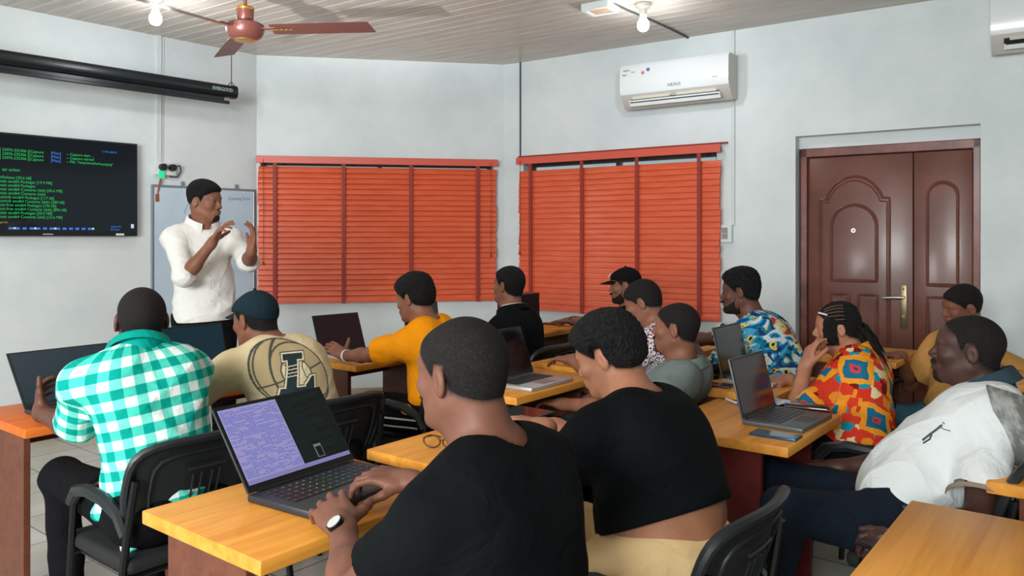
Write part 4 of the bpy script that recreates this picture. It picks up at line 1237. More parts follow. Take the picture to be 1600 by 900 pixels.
    def eyes(s, brows=True, hm=None):
        for sg in (-1, 1):
            mb = MB(); c = s.hp((0.032 * sg, 0.0775, 0.001)) - s.root.location
            mb.sph(c, 0.0118 * s.hs, 16); mb.build('eye', M_eye, s.root, smooth=True)
            mb = MB(); c2 = s.hp((0.032 * sg, 0.0855, 0.001)) - s.root.location; mb.sph(c2, 0.0052 * s.hs, 10); mb.build('iris', M_iris, s.root, smooth=True)
            if brows:
                mb = MB(); pts = [s.hp((x * sg, y, z)) - s.root.location for x, y, z in ((0.014, 0.0905, 0.0185), (0.026, 0.0895, 0.0235), (0.040, 0.083, 0.024), (0.050, 0.074, 0.018))]
                mb.tube(pts, [0.0028, 0.0036, 0.0032, 0.0015], 6); mb.build('eyebrow', hm or M_hair, s.root, smooth=True)
    # ---------------------------------------------------------- clothes
    def folds(s, A=0.0035, seed=0.0, fr=1.0):
        Rt = np.array(frame_from(s.bf, s.up), dtype=np.float32); C = npv(s.C)
        def f(P, d):
            L = (P - C) @ Rt
            x, y, z = L[:, 0] * fr, L[:, 1] * fr, L[:, 2] * fr
            w = 0.55 + 0.45 * np.clip(-(z / fr) / 0.15, -1, 1)
            a = 1.3 - 2.6 * np.abs(np.sin(15 * z + 9 * x + 1.4 * np.sin(11 * y + 9 * x + seed) + seed)) ** 0.6
            b = 1.2 - 2.4 * np.abs(np.sin(-11 * z + 13 * x + 8 * y + 1.2 * np.sin(13 * z + seed * 2) + 1.3 * seed)) ** 0.7
            c = np.sin(52 * z - 8 * y + 10 * x + 2.0 * np.sin(21 * x + seed))
            return d - A * (w * (a * 0.7 + c * 0.45) + 0.5 * b)
        return f
    def shirt(s, m, name='shirt', inf=0.014, sleeve=0.62, sr0=0.064, sr1=0.068, neck_gap=0.012, neck_drop=0.0, hem=-0.06, A=0.0035, seed=0.0, hips=True, extra=None, cutneck=True, uv=False, hole=True, sides=None, cutfn=None, neck_tilt=0.0, hemn=None, cstart=-0.03):
        M = Model(); s.torso(M, inf, hips)
        if extra: extra(M)
        sleeves = []
        for sd, (S, E, W) in s.sides.items():
            if sleeve <= 1.0: pts = [S, S.lerp(E, sleeve)]
            else: pts = [S, E, E.lerp(W, sleeve - 1.0)]
            ax = nrm(pts[-1] - pts[-2]); endp = pts[-1]
            SM = Model()
            if len(pts) == 2:
                SM.rc(S, endp + ax * 0.05, sr0, sr1 + (sr1 - sr0) * 0.3, k=0.0)
            else:
                UM = Model(); UM.rc(S, E, sr0, sr1, k=0.0); sleeves.append(UM)
                SM.rc(E, endp + ax * 0.05, sr1, sr1 * 0.9, k=0.0)
            SM.cut(plane(endp, ax))
            if hole:
                if sleeve <= 1.0: a = S.lerp(E, max(0.05, sleeve - 0.14)); b = S.lerp(E, sleeve + 0.2)
                else: a = E.lerp(W, max(0.0, sleeve - 1.14)); b = E.lerp(W, sleeve - 1.0 + 0.2)
                r_ = sr1 - 0.0055 if sleeve <= 1 else sr1 * 0.88 - 0.005
                def mk2(a=npv(a), b=npv(b), r_=r_):
                    ab = b - a; L2 = float(ab @ ab)
                    def f(P, d):
                        t = np.clip(((P - a) @ ab) / L2, 0, 1); w = P - a - t[:, None] * ab
                        e = np.sqrt((w * w).sum(1)) - r_ * (0.75 + 0.25 * np.clip(t * 2.5, 0, 1))
                        return np.maximum(d, -e)
                    return f
                SM.cut(mk2())
            sleeves.append(SM)
        def join(P, d, k=0.045):
            for SM in sleeves:
                c = (SM.pr[0][7]); R = max(float(np.linalg.norm(p[7] - c)) + p[8] for p in SM.pr)
                m = np.nonzero(np.sqrt(((P - c) ** 2).sum(1)) < R + 0.06)[0]
                if len(m) == 0: continue
                e = SM(P[m]); dm = d[m]
                h = np.maximum(k - np.abs(dm - e), 0) / k
                d = d.copy(); d[m] = np.minimum(dm, e) - h * h * k * 0.25
            return d
        M.cut(join)
        if A: M.cut(s.folds(A, seed))
        if hem is not None: M.cut(plane(s.P + s.up * hem, -(Vector(hemn) if hemn is not None else s.up)))
        if cutneck:
            n_ = nrm(s.H - s.N + s.bf * (0.10 + neck_tilt)); top = s.N + Vector((0, 0, 0.022)) + s.bf * 0.01
            a = npv(s.N + n_ * cstart); b = npv(s.hp((0, -0.02, -0.04))); rr = s.neckr * 1.08 + neck_gap
            def f(P, d):
                ab = b - a; t = np.clip(((P - a) @ ab) / float(ab @ ab), 0, 1); w = P - a - t[:, None] * ab
                e = np.sqrt((w * w).sum(1)) - rr
                return np.maximum(d, -e)
            M.cut(f)
            pn = npv(nrm(nrm(s.H - s.N) * 0.6 + s.up * 0.6 + s.bf * 0.40)); pp = npv(top + nrm(s.H - s.N) * (0.016 - neck_drop)); NN = npv(s.N + s.bf * 0.02)
            M.cut(lambda P, d: np.where(((P - NN) ** 2).sum(1) < 0.024, np.maximum(d, (P - pp) @ pn), d))
        if cutfn: M.cut(cutfn)
        s.shirtM = M
        lo, hi = M.bounds()
        for SM in sleeves:
            l2, h2 = SM.bounds(); lo = np.minimum(lo, l2); hi = np.maximum(hi, h2)
        V_, Q = extract(M, lo, hi, s.h)
        UVc = s.cloth_uv(V_) if uv else None
        return np_mesh(name, V_, Q, m, s.root, s.root.location, UVc)
    def cloth_uv(s, V_):
        Rt = np.array(frame_from(s.bf, s.up), dtype=np.float32)
        L = (V_ - npv(s.P)) @ Rt
        u = np.arctan2(L[:, 0], -L[:, 1] + 0.02) * 0.165; v = L[:, 2].copy()
        for sd, (S, E, W) in s.sides.items():
            a = npv(S); ab = npv(E) - a; l = float(np.linalg.norm(ab)); ab = ab / l
            rel = V_ - a; t = rel @ ab; w = rel - t[:, None] * ab; dist = np.sqrt((w * w).sum(1))
            on = (t > 0.02) & (dist < 0.088)
            r1 = npv(nrm(s.bf.cross(Vector(ab.tolist())))); r2 = np.cross(ab, r1)
            ang = np.arctan2(w @ r1, w @ r2)
            u = np.where(on, ang * 0.068 + 0.4, u); v = np.where(on, -t, v)
        return np.stack((u, v), 1)
    def pants(s, m, name='trousers', inf=0.014, waist=0.10, r0=0.092, r1=0.066, r2=0.056, ankle=0.93, A=0.004, seed=1.0, extra=None, uv=False):
        M = Model()
        F1 = frame_from(s.bf, s.up); b = s.build
        M.el(s.P + s.up * 0.02, (0.165 * b + inf, 0.125 * b + inf, 0.13 + inf), F1, k=0.0)
        for sd, hip, kn, an in s.feet:
            M.el(hip - s.bf * 0.05, (0.10 * b, 0.095 * b, 0.09), None, k=0.05)
            M.rc(hip, kn, r0 * b, r1, k=0.05); M.rc(kn, kn.lerp(an, ankle), r1 - 0.004, r2, k=0.03)
        if extra: extra(M)
        if A: M.cut(s.folds(A, seed, 0.8))
        wp = npv(s.P + s.up * waist); un = npv(s.up); bfn = npv(s.bf); Pn = npv(s.P)
        M.cut(lambda P, d: np.where(((P - Pn) @ bfn) < 0.19, np.maximum(d, (P - wp) @ un), d))
        V_, Q = extract(M, *M.bounds(), s.h * 1.15)
        s.pantsM = M
        return np_mesh(name, V_, Q, m, s.root, s.root.location)
    def shoes(s, m, name='shoe', fdir=None):
        for sd, hip, kn, an in s.feet:
            f = nrm(fdir or s.bf); M = Model()
            zz = lambda v, z: Vector((v.x, v.y, z))
            M.rc(zz(an - f * 0.045, 0.05), zz(an + f * 0.03, 0.055), 0.042, 0.045, k=0.0)
            M.el(zz(an + f * 0.10, 0.045), (0.046, 0.10, 0.038), frame_from(f, (0, 0, 1)), k=0.03)
            M.rc(zz(an, 0.06), zz(an, 0.11), 0.042, 0.040, k=0.02)
            M.cut(lambda P, d: np.maximum(d, 0.001 - P[:, 2])); M.cut(lambda P, d: np.maximum(d, P[:, 2] - 0.125))
            V_, Q = extract(M, *M.bounds(), 0.006)
            np_mesh(name, V_, Q, m, s.root, s.root.location)
    def collar(s, m, name='collar', height=0.034, gap=0.010, flare=0.35, thick=0.003, drop=0.0, spread=0.02, tip=0.03):
        """folded collar: a band round the neck with a leaf falling outwards, open in front"""
        ax = nrm(s.H - s.N); r0 = s.neckr * 1.08 + gap + 0.006
        F1 = frame_from(s.bf, ax)
        base = s.N - s.bf * 0.006 + ax * (0.018 - drop)
        mb = MB(); n = 40
        rows_in, rows_out = [], []
        prof = [(-0.004, -0.034), (0.0, height * 0.5), (0.003, height * 0.95), (0.009, height), (0.015, height * 0.85), (0.021, height * 0.2), (0.026, -0.010)]
        grid = []
        for j, (dr, zz) in enumerate(prof):
            row = []
            for i in range(n + 1):
                a = math.radians(-90 + 18 + (360 - 36) * i / n) + math.pi      # gap at front
                fr = abs((i / n) - 0.5) * 2      # 1 at the front ends
                x = math.sin(a + math.pi / 2); y = math.cos(a + math.pi / 2)
                ang = math.radians(18 + (360 - 36) * i / n)
                x = math.sin(ang); y = math.cos(ang)
                rr = r0 + dr + (0.006 if y > 0 else 0.0)
                z = zz - fr ** 3 * 0.020 - (tip * fr ** 6 if j >= 5 else 0) + 0.004 * (1 - fr)
                p = base + F1 @ Vector((x * rr, y * rr * (1.05), 0)) + ax * z
                row.append(p - s.root.location)
            grid.append(row)
        mb.sheet(grid, None, thick)
        return mb.build(name, m, s.root, smooth=True, angle=60)
    def at(s, o): return o - s.root.location

M_eye = mat('eye_white', srgb(205, 196, 188), 0.25)
M_iris = mat('eye_iris', srgb(30, 18, 14), 0.15)
M_hair = hairmat('black_hair', srgb(17, 15, 15))
M_curl = hairmat('curly_hair', srgb(14, 13, 14), 150, 1.0, 0.012)
M_buzz = hairmat('buzz_hair', srgb(22, 18, 18), 420, 0.8, 0.003)
M_beard = hairmat('beard_hair', srgb(24, 18, 17), 420, 0.8, 0.003)
SKD = skin('skin_dark', srgb(98, 62, 50)); SKM = skin('skin_medium', srgb(136, 88, 68)); SKL = skin('skin_warm', srgb(166, 112, 86)); SKV = skin('skin_deep', srgb(72, 46, 40))
M_blacktee = cloth('black_jersey', srgb(8, 12, 15))
M_blackpant = cloth('black_trousers', srgb(14, 14, 17))
M_blackshoe = mat('black_shoe', srgb(18, 18, 20), 0.4)
# small tool: sit on a chair
SEAT = 0.455 + 0.105
# ---------------------------------------------------------------- patterned cloth
def uvnode(m):
    u = nd(m, 'ShaderNodeUVMap'); u.uv_map = 'cloth'; return u
def math_(m, op, a, b=None, c=None):
    n = nd(m, 'ShaderNodeMath', operation=op)
    for i, x in enumerate((a, b, c)):
        if x is None: continue
        if isinstance(x, (int, float)): n.inputs[i].default_value = x
        else: lk(m, x, n.inputs[i])
    return n.outputs[0]
def mixc(m, fac, a, b):
    n = nd(m, 'ShaderNodeMix', data_type='RGBA')
    if isinstance(fac, (int, float)): n.inputs[0].default_value = fac
    else: lk(m, fac, n.inputs[0])
    for i, x in ((6, a), (7, b)):
        if isinstance(x, tuple): n.inputs[i].default_value = x
        else: lk(m, x, n.inputs[i])
    return n.outputs[2]
def gingham():
    m = cloth('teal_check', srgb(0, 160, 145))
    sp = nd(m, 'ShaderNodeSeparateXYZ'); lk(m, uvnode(m).outputs[0], sp.inputs[0])
    def stripe(o, per):
        f = math_(m, 'FRACT', math_(m, 'DIVIDE', o, per)); return math_(m, 'LESS_THAN', f, 0.5)
    a = stripe(sp.outputs[0], 0.062); b = stripe(sp.outputs[1], 0.062)
    c1 = mixc(m, a, srgb(232, 240, 238), srgb(112, 214, 198))
    c2 = mixc(m, a, srgb(70, 196, 178), srgb(0, 150, 136))
    lk(m, mixc(m, b, c1, c2), bsdf(m).inputs['Base Color'])
    return m
def retro():
    m = cloth('geometric_print', srgb(214, 70, 40))
    uvn = uvnode(m)
    mp = nd(m, 'ShaderNodeMapping'); mp.inputs['Rotation'].default_value = (0, 0, 0.14); mp.inputs['Location'].default_value = (0.03, 0.04, 0)
    lk(m, uvn.outputs[0], mp.inputs[0])
    nz = nd(m, 'ShaderNodeTexNoise', i_Scale=22.0, i_Detail=2.0); lk(m, mp.outputs[0], nz.inputs['Vector'])
    va = nd(m, 'ShaderNodeVectorMath', operation='MULTIPLY_ADD'); va.inputs[1].default_value = (0.03, 0.03, 0); lk(m, nz.outputs['Color'], va.inputs[0]); lk(m, mp.outputs[0], va.inputs[2])
    sp = nd(m, 'ShaderNodeSeparateXYZ'); lk(m, va.outputs[0], sp.inputs[0])
    per = 0.20
    row = math_(m, 'FLOOR', math_(m, 'DIVIDE', sp.outputs[1], per))
    xo = math_(m, 'ADD', sp.outputs[0], math_(m, 'MULTIPLY', row, per * 0.5))
    fx = math_(m, 'ABSOLUTE', math_(m, 'SUBTRACT', math_(m, 'FRACT', math_(m, 'DIVIDE', xo, per)), 0.5))
    fy = math_(m, 'ABSOLUTE', math_(m, 'SUBTRACT', math_(m, 'FRACT', math_(m, 'DIVIDE', sp.outputs[1], per)), 0.5))
    d = math_(m, 'MAXIMUM', fx, fy)
    vo = nd(m, 'ShaderNodeTexVoronoi', i_Scale=26.0, distance='CHEBYCHEV'); lk(m, va.outputs[0], vo.inputs['Vector'])
    sv = nd(m, 'ShaderNodeSeparateColor'); lk(m, vo.outputs['Color'], sv.inputs[0])
    rp = ramp(m, [(0.0, srgb(210, 58, 36)), (0.42, srgb(226, 140, 40)), (0.60, srgb(20, 140, 160)), (0.72, srgb(214, 50, 34)), (0.86, srgb(120, 24, 30)), (0.93, srgb(226, 206, 160))], 'CONSTANT')
    lk(m, sv.outputs[0], rp.inputs['Fac'])
    base = mixc(m, math_(m, 'LESS_THAN', d, 0.335), rp.outputs['Color'], srgb(236, 152, 40))
    b2 = mixc(m, math_(m, 'LESS_THAN', d, 0.215), base, srgb(32, 104, 138))
    b3 = mixc(m, math_(m, 'LESS_THAN', d, 0.09), b2, srgb(206, 66, 62))
    b4 = mixc(m, math_(m, 'LESS_THAN', d, 0.035), b3, srgb(60, 60, 130))
    lk(m, b4, bsdf(m).inputs['Base Color'])
    return m
def swirl():
    m = cloth('swirl_print', srgb(220, 220, 220))
    uvn = uvnode(m)
    mp = nd(m, 'ShaderNodeMapping'); mp.inputs['Location'].default_value = (0.31, 0.12, 0); lk(m, uvn.outputs[0], mp.inputs[0])
    n1 = nd(m, 'ShaderNodeTexNoise', i_Scale=6.5, i_Detail=1.2, i_Distortion=1.8); lk(m, mp.outputs[0], n1.inputs['Vector'])
    r1 = ramp(m, [(0.0, srgb(20, 40, 70)), (0.34, srgb(24, 92, 160)), (0.42, srgb(74, 170, 210)), (0.47, srgb(220, 226, 226)), (0.55, srgb(212, 214, 214)), (0.60, srgb(226, 190, 110)), (0.635, srgb(206, 60, 44)), (0.70, srgb(168, 36, 60))], 'CONSTANT')
    lk(m, n1.outputs['Fac'], r1.inputs['Fac'])
    n2 = nd(m, 'ShaderNodeTexNoise', i_Scale=12.0, i_Detail=1.0, i_Distortion=1.6); lk(m, mp.outputs[0], n2.inputs['Vector'])
    r2 = ramp(m, [(0.0, srgb(40, 60, 120)), (0.36, srgb(30, 130, 150)), (0.43, (0, 0, 0, 1)), (0.62, srgb(230, 205, 90)), (0.68, srgb(24, 28, 40))], 'CONSTANT')
    lk(m, n2.outputs['Fac'], r2.inputs['Fac'])
    inside = math_(m, 'MULTIPLY', math_(m, 'GREATER_THAN', n2.outputs['Fac'], 0.43), math_(m, 'LESS_THAN', n2.outputs['Fac'], 0.62))
    lk(m, mixc(m, inside, r2.outputs['Color'], r1.outputs['Color']), bsdf(m).inputs['Base Color'])
    return m
def speckle():
    m = cloth('speckled_print', srgb(150, 130, 140))
    tc = nd(m, 'ShaderNodeTexCoord')
    vo = nd(m, 'ShaderNodeTexVoronoi', i_Scale=150.0); lk(m, tc.outputs['Object'], vo.inputs['Vector'])
    sv = nd(m, 'ShaderNodeSeparateColor'); lk(m, vo.outputs['Color'], sv.inputs[0])
    rp = ramp(m, [(0.0, srgb(216, 206, 208)), (0.40, srgb(70, 40, 60)), (0.62, srgb(150, 116, 132)), (0.80, srgb(232, 228, 228))], 'CONSTANT')
    lk(m, sv.outputs[0], rp.inputs['Fac']); lk(m, rp.outputs['Color'], bsdf(m).inputs['Base Color'])
    return m
M_gingham, M_retro, M_swirl, M_speckle = gingham(), retro(), swirl(), speckle()
M_creamtee = cloth('cream_jersey', srgb(226, 206, 166))
M_orangetee = cloth('orange_jersey', srgb(246, 152, 14), var=0.96)
M_whiteshirt = cloth('white_shirt_cloth', srgb(232, 230, 226), var=0.97)
M_whitepolo = cloth('white_pique', srgb(226, 230, 232), var=0.97)
M_greypolo = cloth('grey_pique', srgb(124, 136, 134))
M_tantee = cloth('tan_jersey', srgb(196, 146, 82))
M_creampant = cloth('cream_trousers', srgb(220, 188, 138))
M_jeans = cloth('navy_denim', srgb(22, 30, 42))
M_bluejeans = cloth('blue_denim', srgb(58, 98, 116))
M_capdark = cloth('cap_cloth', srgb(24, 42, 52))
M_capblack = cloth('black_cap_cloth', srgb(16, 16, 19))
M_slate = cloth('slate_knit', srgb(50, 68, 78))
M_wtrim = cloth('white_knit', srgb(220, 220, 216))
M_emb_dark = mat('emblem_ink', srgb(22, 44, 54), 0.8); M_emb_tan = mat('emblem_tan', srgb(186, 164, 124), 0.85); M_emb_light = mat('emblem_cream', srgb(226, 212, 176), 0.85); M_emb_line = mat('emblem_line', srgb(70, 72, 66), 0.85)

def tube_part(name, pts, r, m, parent, seg=8, closed=False):
    mb = MB(); o = parent.location if parent.parent is None else Vector((0, 0, 0))
    mb.tube([Vector(p) - o for p in pts], r, seg, closed=closed); return mb.build(name, m, parent, smooth=True)
def baseball_cap(f, m, name='cap', bill=0.075, badge=None, back=False):
    q = f.hs
    Rn = np.array(f.Rh @ Matrix.Rotation(math.radians(6), 3, 'X'), dtype=np.float32); Hn = npv(f.H)
    HM = Model(); HM.el(f.hp((0, -0.014, 0.034)), [x * q for x in (0.084, 0.104, 0.094)], f.Rh, k=0.0)
    HM.el(f.hp((0, 0.045, 0.045)), [x * q for x in (0.066, 0.052, 0.050)], f.Rh, k=0.03)
    def fn(P):
        d = HM.raw(P); L = ((P - Hn) @ Rn) / q
        ang = np.arctan2(L[:, 0], L[:, 1])
        d = d + 0.0008 * np.cos(ang * 6) ** 8
        low = 0.038 - L[:, 2] - 0.035 * np.clip(-L[:, 1] / 0.1, 0, 1)
        d = np.maximum(d, low)
        return np.maximum(d, -(d + 0.006) * 0 - 1.0)
    c = npv(f.hp((0, 0, 0.05))); V_, Q = extract(fn, c - 0.15, c + 0.15, f.h * 0.9)
    cap = np_mesh(name, V_, Q, m, f.root, f.root.location)
    mb = MB(); rows = []
    for j in range(9):
        t = j / 8
        row = []
        for i in range(17):
            a = math.radians(-62 + 124 * i / 16)
            x = math.sin(a) * 0.074 * (1 - 0.10 * t); y0 = 0.008 + math.cos(a) * 0.090
            y = y0 + t * bill * max(0.0, math.cos(a * 1.25)) ** 0.7
            z = 0.045 - 0.016 * t - 0.020 * (x / 0.074) ** 2 * (0.4 + 0.6 * t) 
            row.append(f.hp((x, y, z)) - f.root.location)
        rows.append(row)
    mb.sheet(rows, None, 0.003); mb.build('bill', m, cap, smooth=True)
    mb = MB(); mb.sph(f.hp((0, -0.014, 0.129)) - f.root.location, 0.008 * q, 10); mb.build('cap_button', m, cap, smooth=True)
    return cap
def project_sheet(fn, grid, direction, off=0.0015, back=0.25):
    """drops a flat grid of points on an implicit surface along a direction"""
    P = np.array(grid, dtype=np.float32); sh = P.shape; P = P.reshape(-1, 3) - npv(direction) * back
    dr = npv(direction)
    for _ in range(60):
        d = fn(P) - off
        P = P + dr * np.clip(d, -0.03, 0.03)[:, None] * 0.8
    return P.reshape(sh)
def emblem(f):
    """round ball design with a large slanted letter L"""
    n = 150; S = 0.150
    c = f.C - f.br * 0.030 + f.up * 0.085
    R = f.br; U_ = f.up
    vv, uu = np.meshgrid(np.linspace(-1, 1, n), np.linspace(-1, 1, n), indexing='ij')
    grid = np.zeros((n, n, 3), dtype=np.float32)
    for k in range(3): grid[..., k] = c[k] + R[k] * uu * S + U_[k] * vv * S
    G = project_sheet(f.shirtM, grid, f.bf, off=0.0018)
    uc = (uu[:-1, :-1] + uu[1:, 1:]) / 2; vc = (vv[:-1, :-1] + vv[1:, 1:]) / 2
    r = np.sqrt(uc ** 2 + vc ** 2)
    col = np.full(uc.shape, -1)
    col[r < 0.97] = 1
    ring = lambda cx, cy, rad, w: np.abs(np.sqrt((uc - cx) ** 2 + (vc - cy) ** 2) - rad) < w
    line = ring(0, 0, 0.955, 0.018) | (ring(0.62, -0.02, 1.15, 0.028) & (uc < 0.45)) | ring(0.10, 0.0, 0.98, 0.015) & (uc < -0.3)
    line |= (ring(0.25, 0.05, 0.78, 0.02) & ((vc > 0.1) | (vc < -0.45)))
    line |= (np.abs(vc - 0.30 * uc + 0.05) < 0.022)
    col[line & (r < 0.97)] = 3
    # the small ball behind the letter
    rb = np.sqrt((uc - 0.10) ** 2 + (vc - 0.03) ** 2)
    col[rb < 0.40] = 2; col[np.abs(rb - 0.40) < 0.018] = 3
    for q in (0.22, -0.22): col[(np.abs(np.sqrt((uc - 0.10 - q * 3.2) ** 2 + (vc - 0.03) ** 2) - 0.52) < 0.013) & (rb < 0.40)] = 3
    # letter, sheared
    x = uc - 0.44 * vc - 0.02; y = vc
    def L(g):
        stem = (x > -0.17 - g) & (x < 0.05 + g) & (y > -0.50 - g) & (y < 0.50 + g)
        top = (x > -0.30 - g) & (x < 0.20 + g) & (y > 0.40 - g) & (y < 0.52 + g)
        foot = (x > -0.30 - g) & (x < 0.52 + g) & (y > -0.56 - g) & (y < -0.38 + g)
        tip = (x > 0.34 - g) & (x < 0.54 + g) & (y > -0.56 - g) & (y < -0.12 + g) & (y < -0.38 + (x - 0.30 + g) * 1.3 + g)
        return stem | top | foot | tip
    col[L(0.085)] = 3; col[L(0.062)] = 2; col[L(0.018)] = 0
    for k in range(4):
        yy = 0.22 - 0.09 * k
        col[(np.abs(y - yy - 0.10 * (x + 0.1)) < 0.014) & (x > -0.24) & (x < 0.10)] = 2
    idx = np.arange(n * n).reshape(n, n)
    Qd = np.stack((idx[:-1, :-1], idx[:-1, 1:], idx[1:, 1:], idx[1:, :-1]), -1)
    keep = col >= 0
    Q = Qd[keep]; mi = col[keep]
    used = np.unique(Q); rm = np.full(n * n, -1); rm[used] = np.arange(len(used))
    o = np_mesh('printed_emblem', G.reshape(-1, 3)[used], rm[Q], M_emb_dark, f.shirt_o, f.root.location)
    for mm in (M_emb_tan, M_emb_light, M_emb_line): o.data.materials.append(mm)
    o.data.polygons.foreach_set('material_index', mi.astype(np.int32))
    o['label'] = 'round ball emblem with a dark letter L'
    return o

SKF = skin('skin_brown', srgb(118, 76, 60))
M_scalp = mat('scalp_partings', srgb(110, 76, 58), 0.6)
CR = lambda a, b, c: [(a, b, c)] * 4
# 1. man in black t-shirt typing in the foreground
def man_front():
    f = Fig('person in plain black t-shirt in the foreground, typing on the gaming laptop', PD(722, 585, 1.52), -50, -2, 0, -54, UV(1.15, -0.90, SEAT), SKF, h=0.0034, hs=0.93, sw=0.205, build=1.12, neckr=0.056, neck=PD(760, 697, 1.49))
    f.arm('L', PD(535, 826, 1.74), (-0.15, -0.9, -0.9), (-0.26, 0.46, 0.12), (0.30, 0.1, -1), [(0.25, 0.65, 0.5), (0.2, 0.65, 0.5), (0.3, 0.7, 0.5), (0.35, 0.7, 0.5)], 0.12, hscale=1.16, shoulder=f.N - f.sr * 0.160 - Vector((0, 0, 0.10)))
    f.arm('R', PD(640, 752, 2.00), (0.3, -0.2, -1), (-0.75, 0.10, 0.12), (-0.1, 0.25, -1), [(0.40, 0.6, 0.45), (0.45, 0.6, 0.45), (0.5, 0.65, 0.4), (0.5, 0.7, 0.4)], 0.13, hscale=1.06)
    f.legs()
    f.body(); f.hair(M_buzz, 0.0030, 0.028, nape=-0.040); f.beard(M_beard, 0.004); f.eyes()
    f.shirt(M_blacktee, 't_shirt', 0.012, 0.60, 0.060, 0.068, A=0.003, neck_gap=0.010, hole=True)
    f.pants(M_blackpant); f.shoes(M_blackshoe)
    # wristwatch: strap and case
    S, E, W = f.sides['L']; ax = nrm(W - E); c = W - ax * 0.022
    n = nrm(Vector((-0.35, -0.6, 0.7)) - ax * ax.dot(Vector((-0.35, -0.6, 0.7)))); t = ax.cross(n)
    r = f.root
    w = empty('wristwatch', c, 0, 'silver-faced wristwatch on the left wrist of the foreground typist', 'watch')
    ring = [Vector((0, 0, 0)) + n * 0.0305 * math.cos(a) + t * 0.0285 * math.sin(a) for a in [2 * math.pi * k / 28 for k in range(28)]]
    rows = [[p + ax * o_ for p in ring + ring[:1]] for o_ in (-0.009, 0.009)]
    mb = MB(); mb.sheet(rows, None, 0.003); mb.build('strap', mat('brown_strap', srgb(84, 52, 42), 0.6), w, smooth=True)
    mb = MB(); mb.cyl(n * 0.027, n * 0.037, 0.0195, seg=24); mb.build('watch_case', mat('watch_black', srgb(24, 24, 26), 0.3, metal=0.5), w, smooth=True)
    mb = MB(); mb.cyl(n * 0.0371, n * 0.0385, 0.0165, seg=24); mb.build('watch_face', mat('watch_silver', srgb(220, 222, 222), 0.2, metal=0.3), w, smooth=True)
    return f
# 2. man in teal check shirt
def man_teal():
    f = Fig('person in a teal and white check shirt, seated at the left edge', PD(221, 500, 2.66), -30, 12, 0, -40, UV(1.34, -2.48, SEAT), SKD, h=0.0048, hs=0.96, sw=0.168, build=1.02, neck=PD(218, 552, 2.60), belly=0.02)
    f.arm('L', PD(64, 645, 2.86), (-1.0, -0.3, -0.25), (-0.35, 0.5, 0.5), (0.9, 0.1, -0.2), [(0.5, 0.5, 0.3)] * 4, 0.06, thumb=(0.9, 0.6, 0.0), tcurl=0.1, elbow=PD(124, 672, 2.66))
    f.arm('R', UV(1.62, -3.22, 0.79), (0.6, 0.3, -1), (-0.8, 0.6, 0.0), (0, 0, -1))
    f.legs(kneeL=UV(1.22, -2.98, 0.58), kneeR=UV(1.48, -2.98, 0.56), ankL=UV(1.22, -2.92, 0.09), ankR=UV(1.5, -2.9, 0.09))
    f.body(); f.hair(M_buzz, 0.0025, 0.03, nape=-0.055)
    def extra(M):
        b = f.P - f.br * 0.12 + f.bf * 0.02
        M.rc(b + Vector((0, 0, 0.06)), f.P - f.br * 0.19 + f.bf * 0.07 + Vector((0, 0, -0.01)), 0.05, 0.030, k=0.06)
        M.rc(f.P - f.br * 0.10 - f.bf * 0.06, f.P - f.br * 0.13 - f.bf * 0.06 + Vector((0, 0, -0.09)), 0.06, 0.03, k=0.05)
    o = f.shirt(M_gingham, 'check_shirt', cstart=0.010, neck_drop=-0.030, inf=0.017, sleeve=0.86, sr0=0.064, sr1=0.078, A=0.005, seed=1.0, hem=-0.10, uv=True, extra=extra, neck_gap=0.006)
    f.collar(M_gingham, height=0.024); 
    f.pants(M_blackpant); f.shoes(M_blackshoe)
# 3. man in cream t-shirt and cap
def man_cream():
    f = Fig('person in dark cap and cream t-shirt with a round emblem on the back', PD(399, 500, 3.22), -60, -8, 0, -46, UV(2.0, -2.58, SEAT), SKM, h=0.0052, hs=0.95, sw=0.170, build=1.02, neck=PD(425, 540, 3.18), belly=0.02)
    f.arm('L', UV(1.66, -3.20, 0.80), (-0.6, -0.6, -1), (-0.6, 0.7, 0.0), (0, 0, -1))
    f.arm('R', UV(2.2, -3.22, 0.80), (0.6, 0.3, -1), (-0.8, 0.6, 0.0), (0, 0, -1))
    f.legs(); f.body(); f.hair(M_buzz, 0.003, 0.02, nape=-0.05); f.beard(M_beard, 0.003); f.eyes(brows=False)
    f.shirt_o = f.shirt(M_creamtee, 't_shirt', 0.018, 0.80, 0.066, 0.080, A=0.004, seed=2.0, hem=-0.06, neck_gap=0.008)
    f.pants(M_blackpant); f.shoes(M_blackshoe)
    emblem(f)
    cap = baseball_cap(f, M_capdark, 'cap')
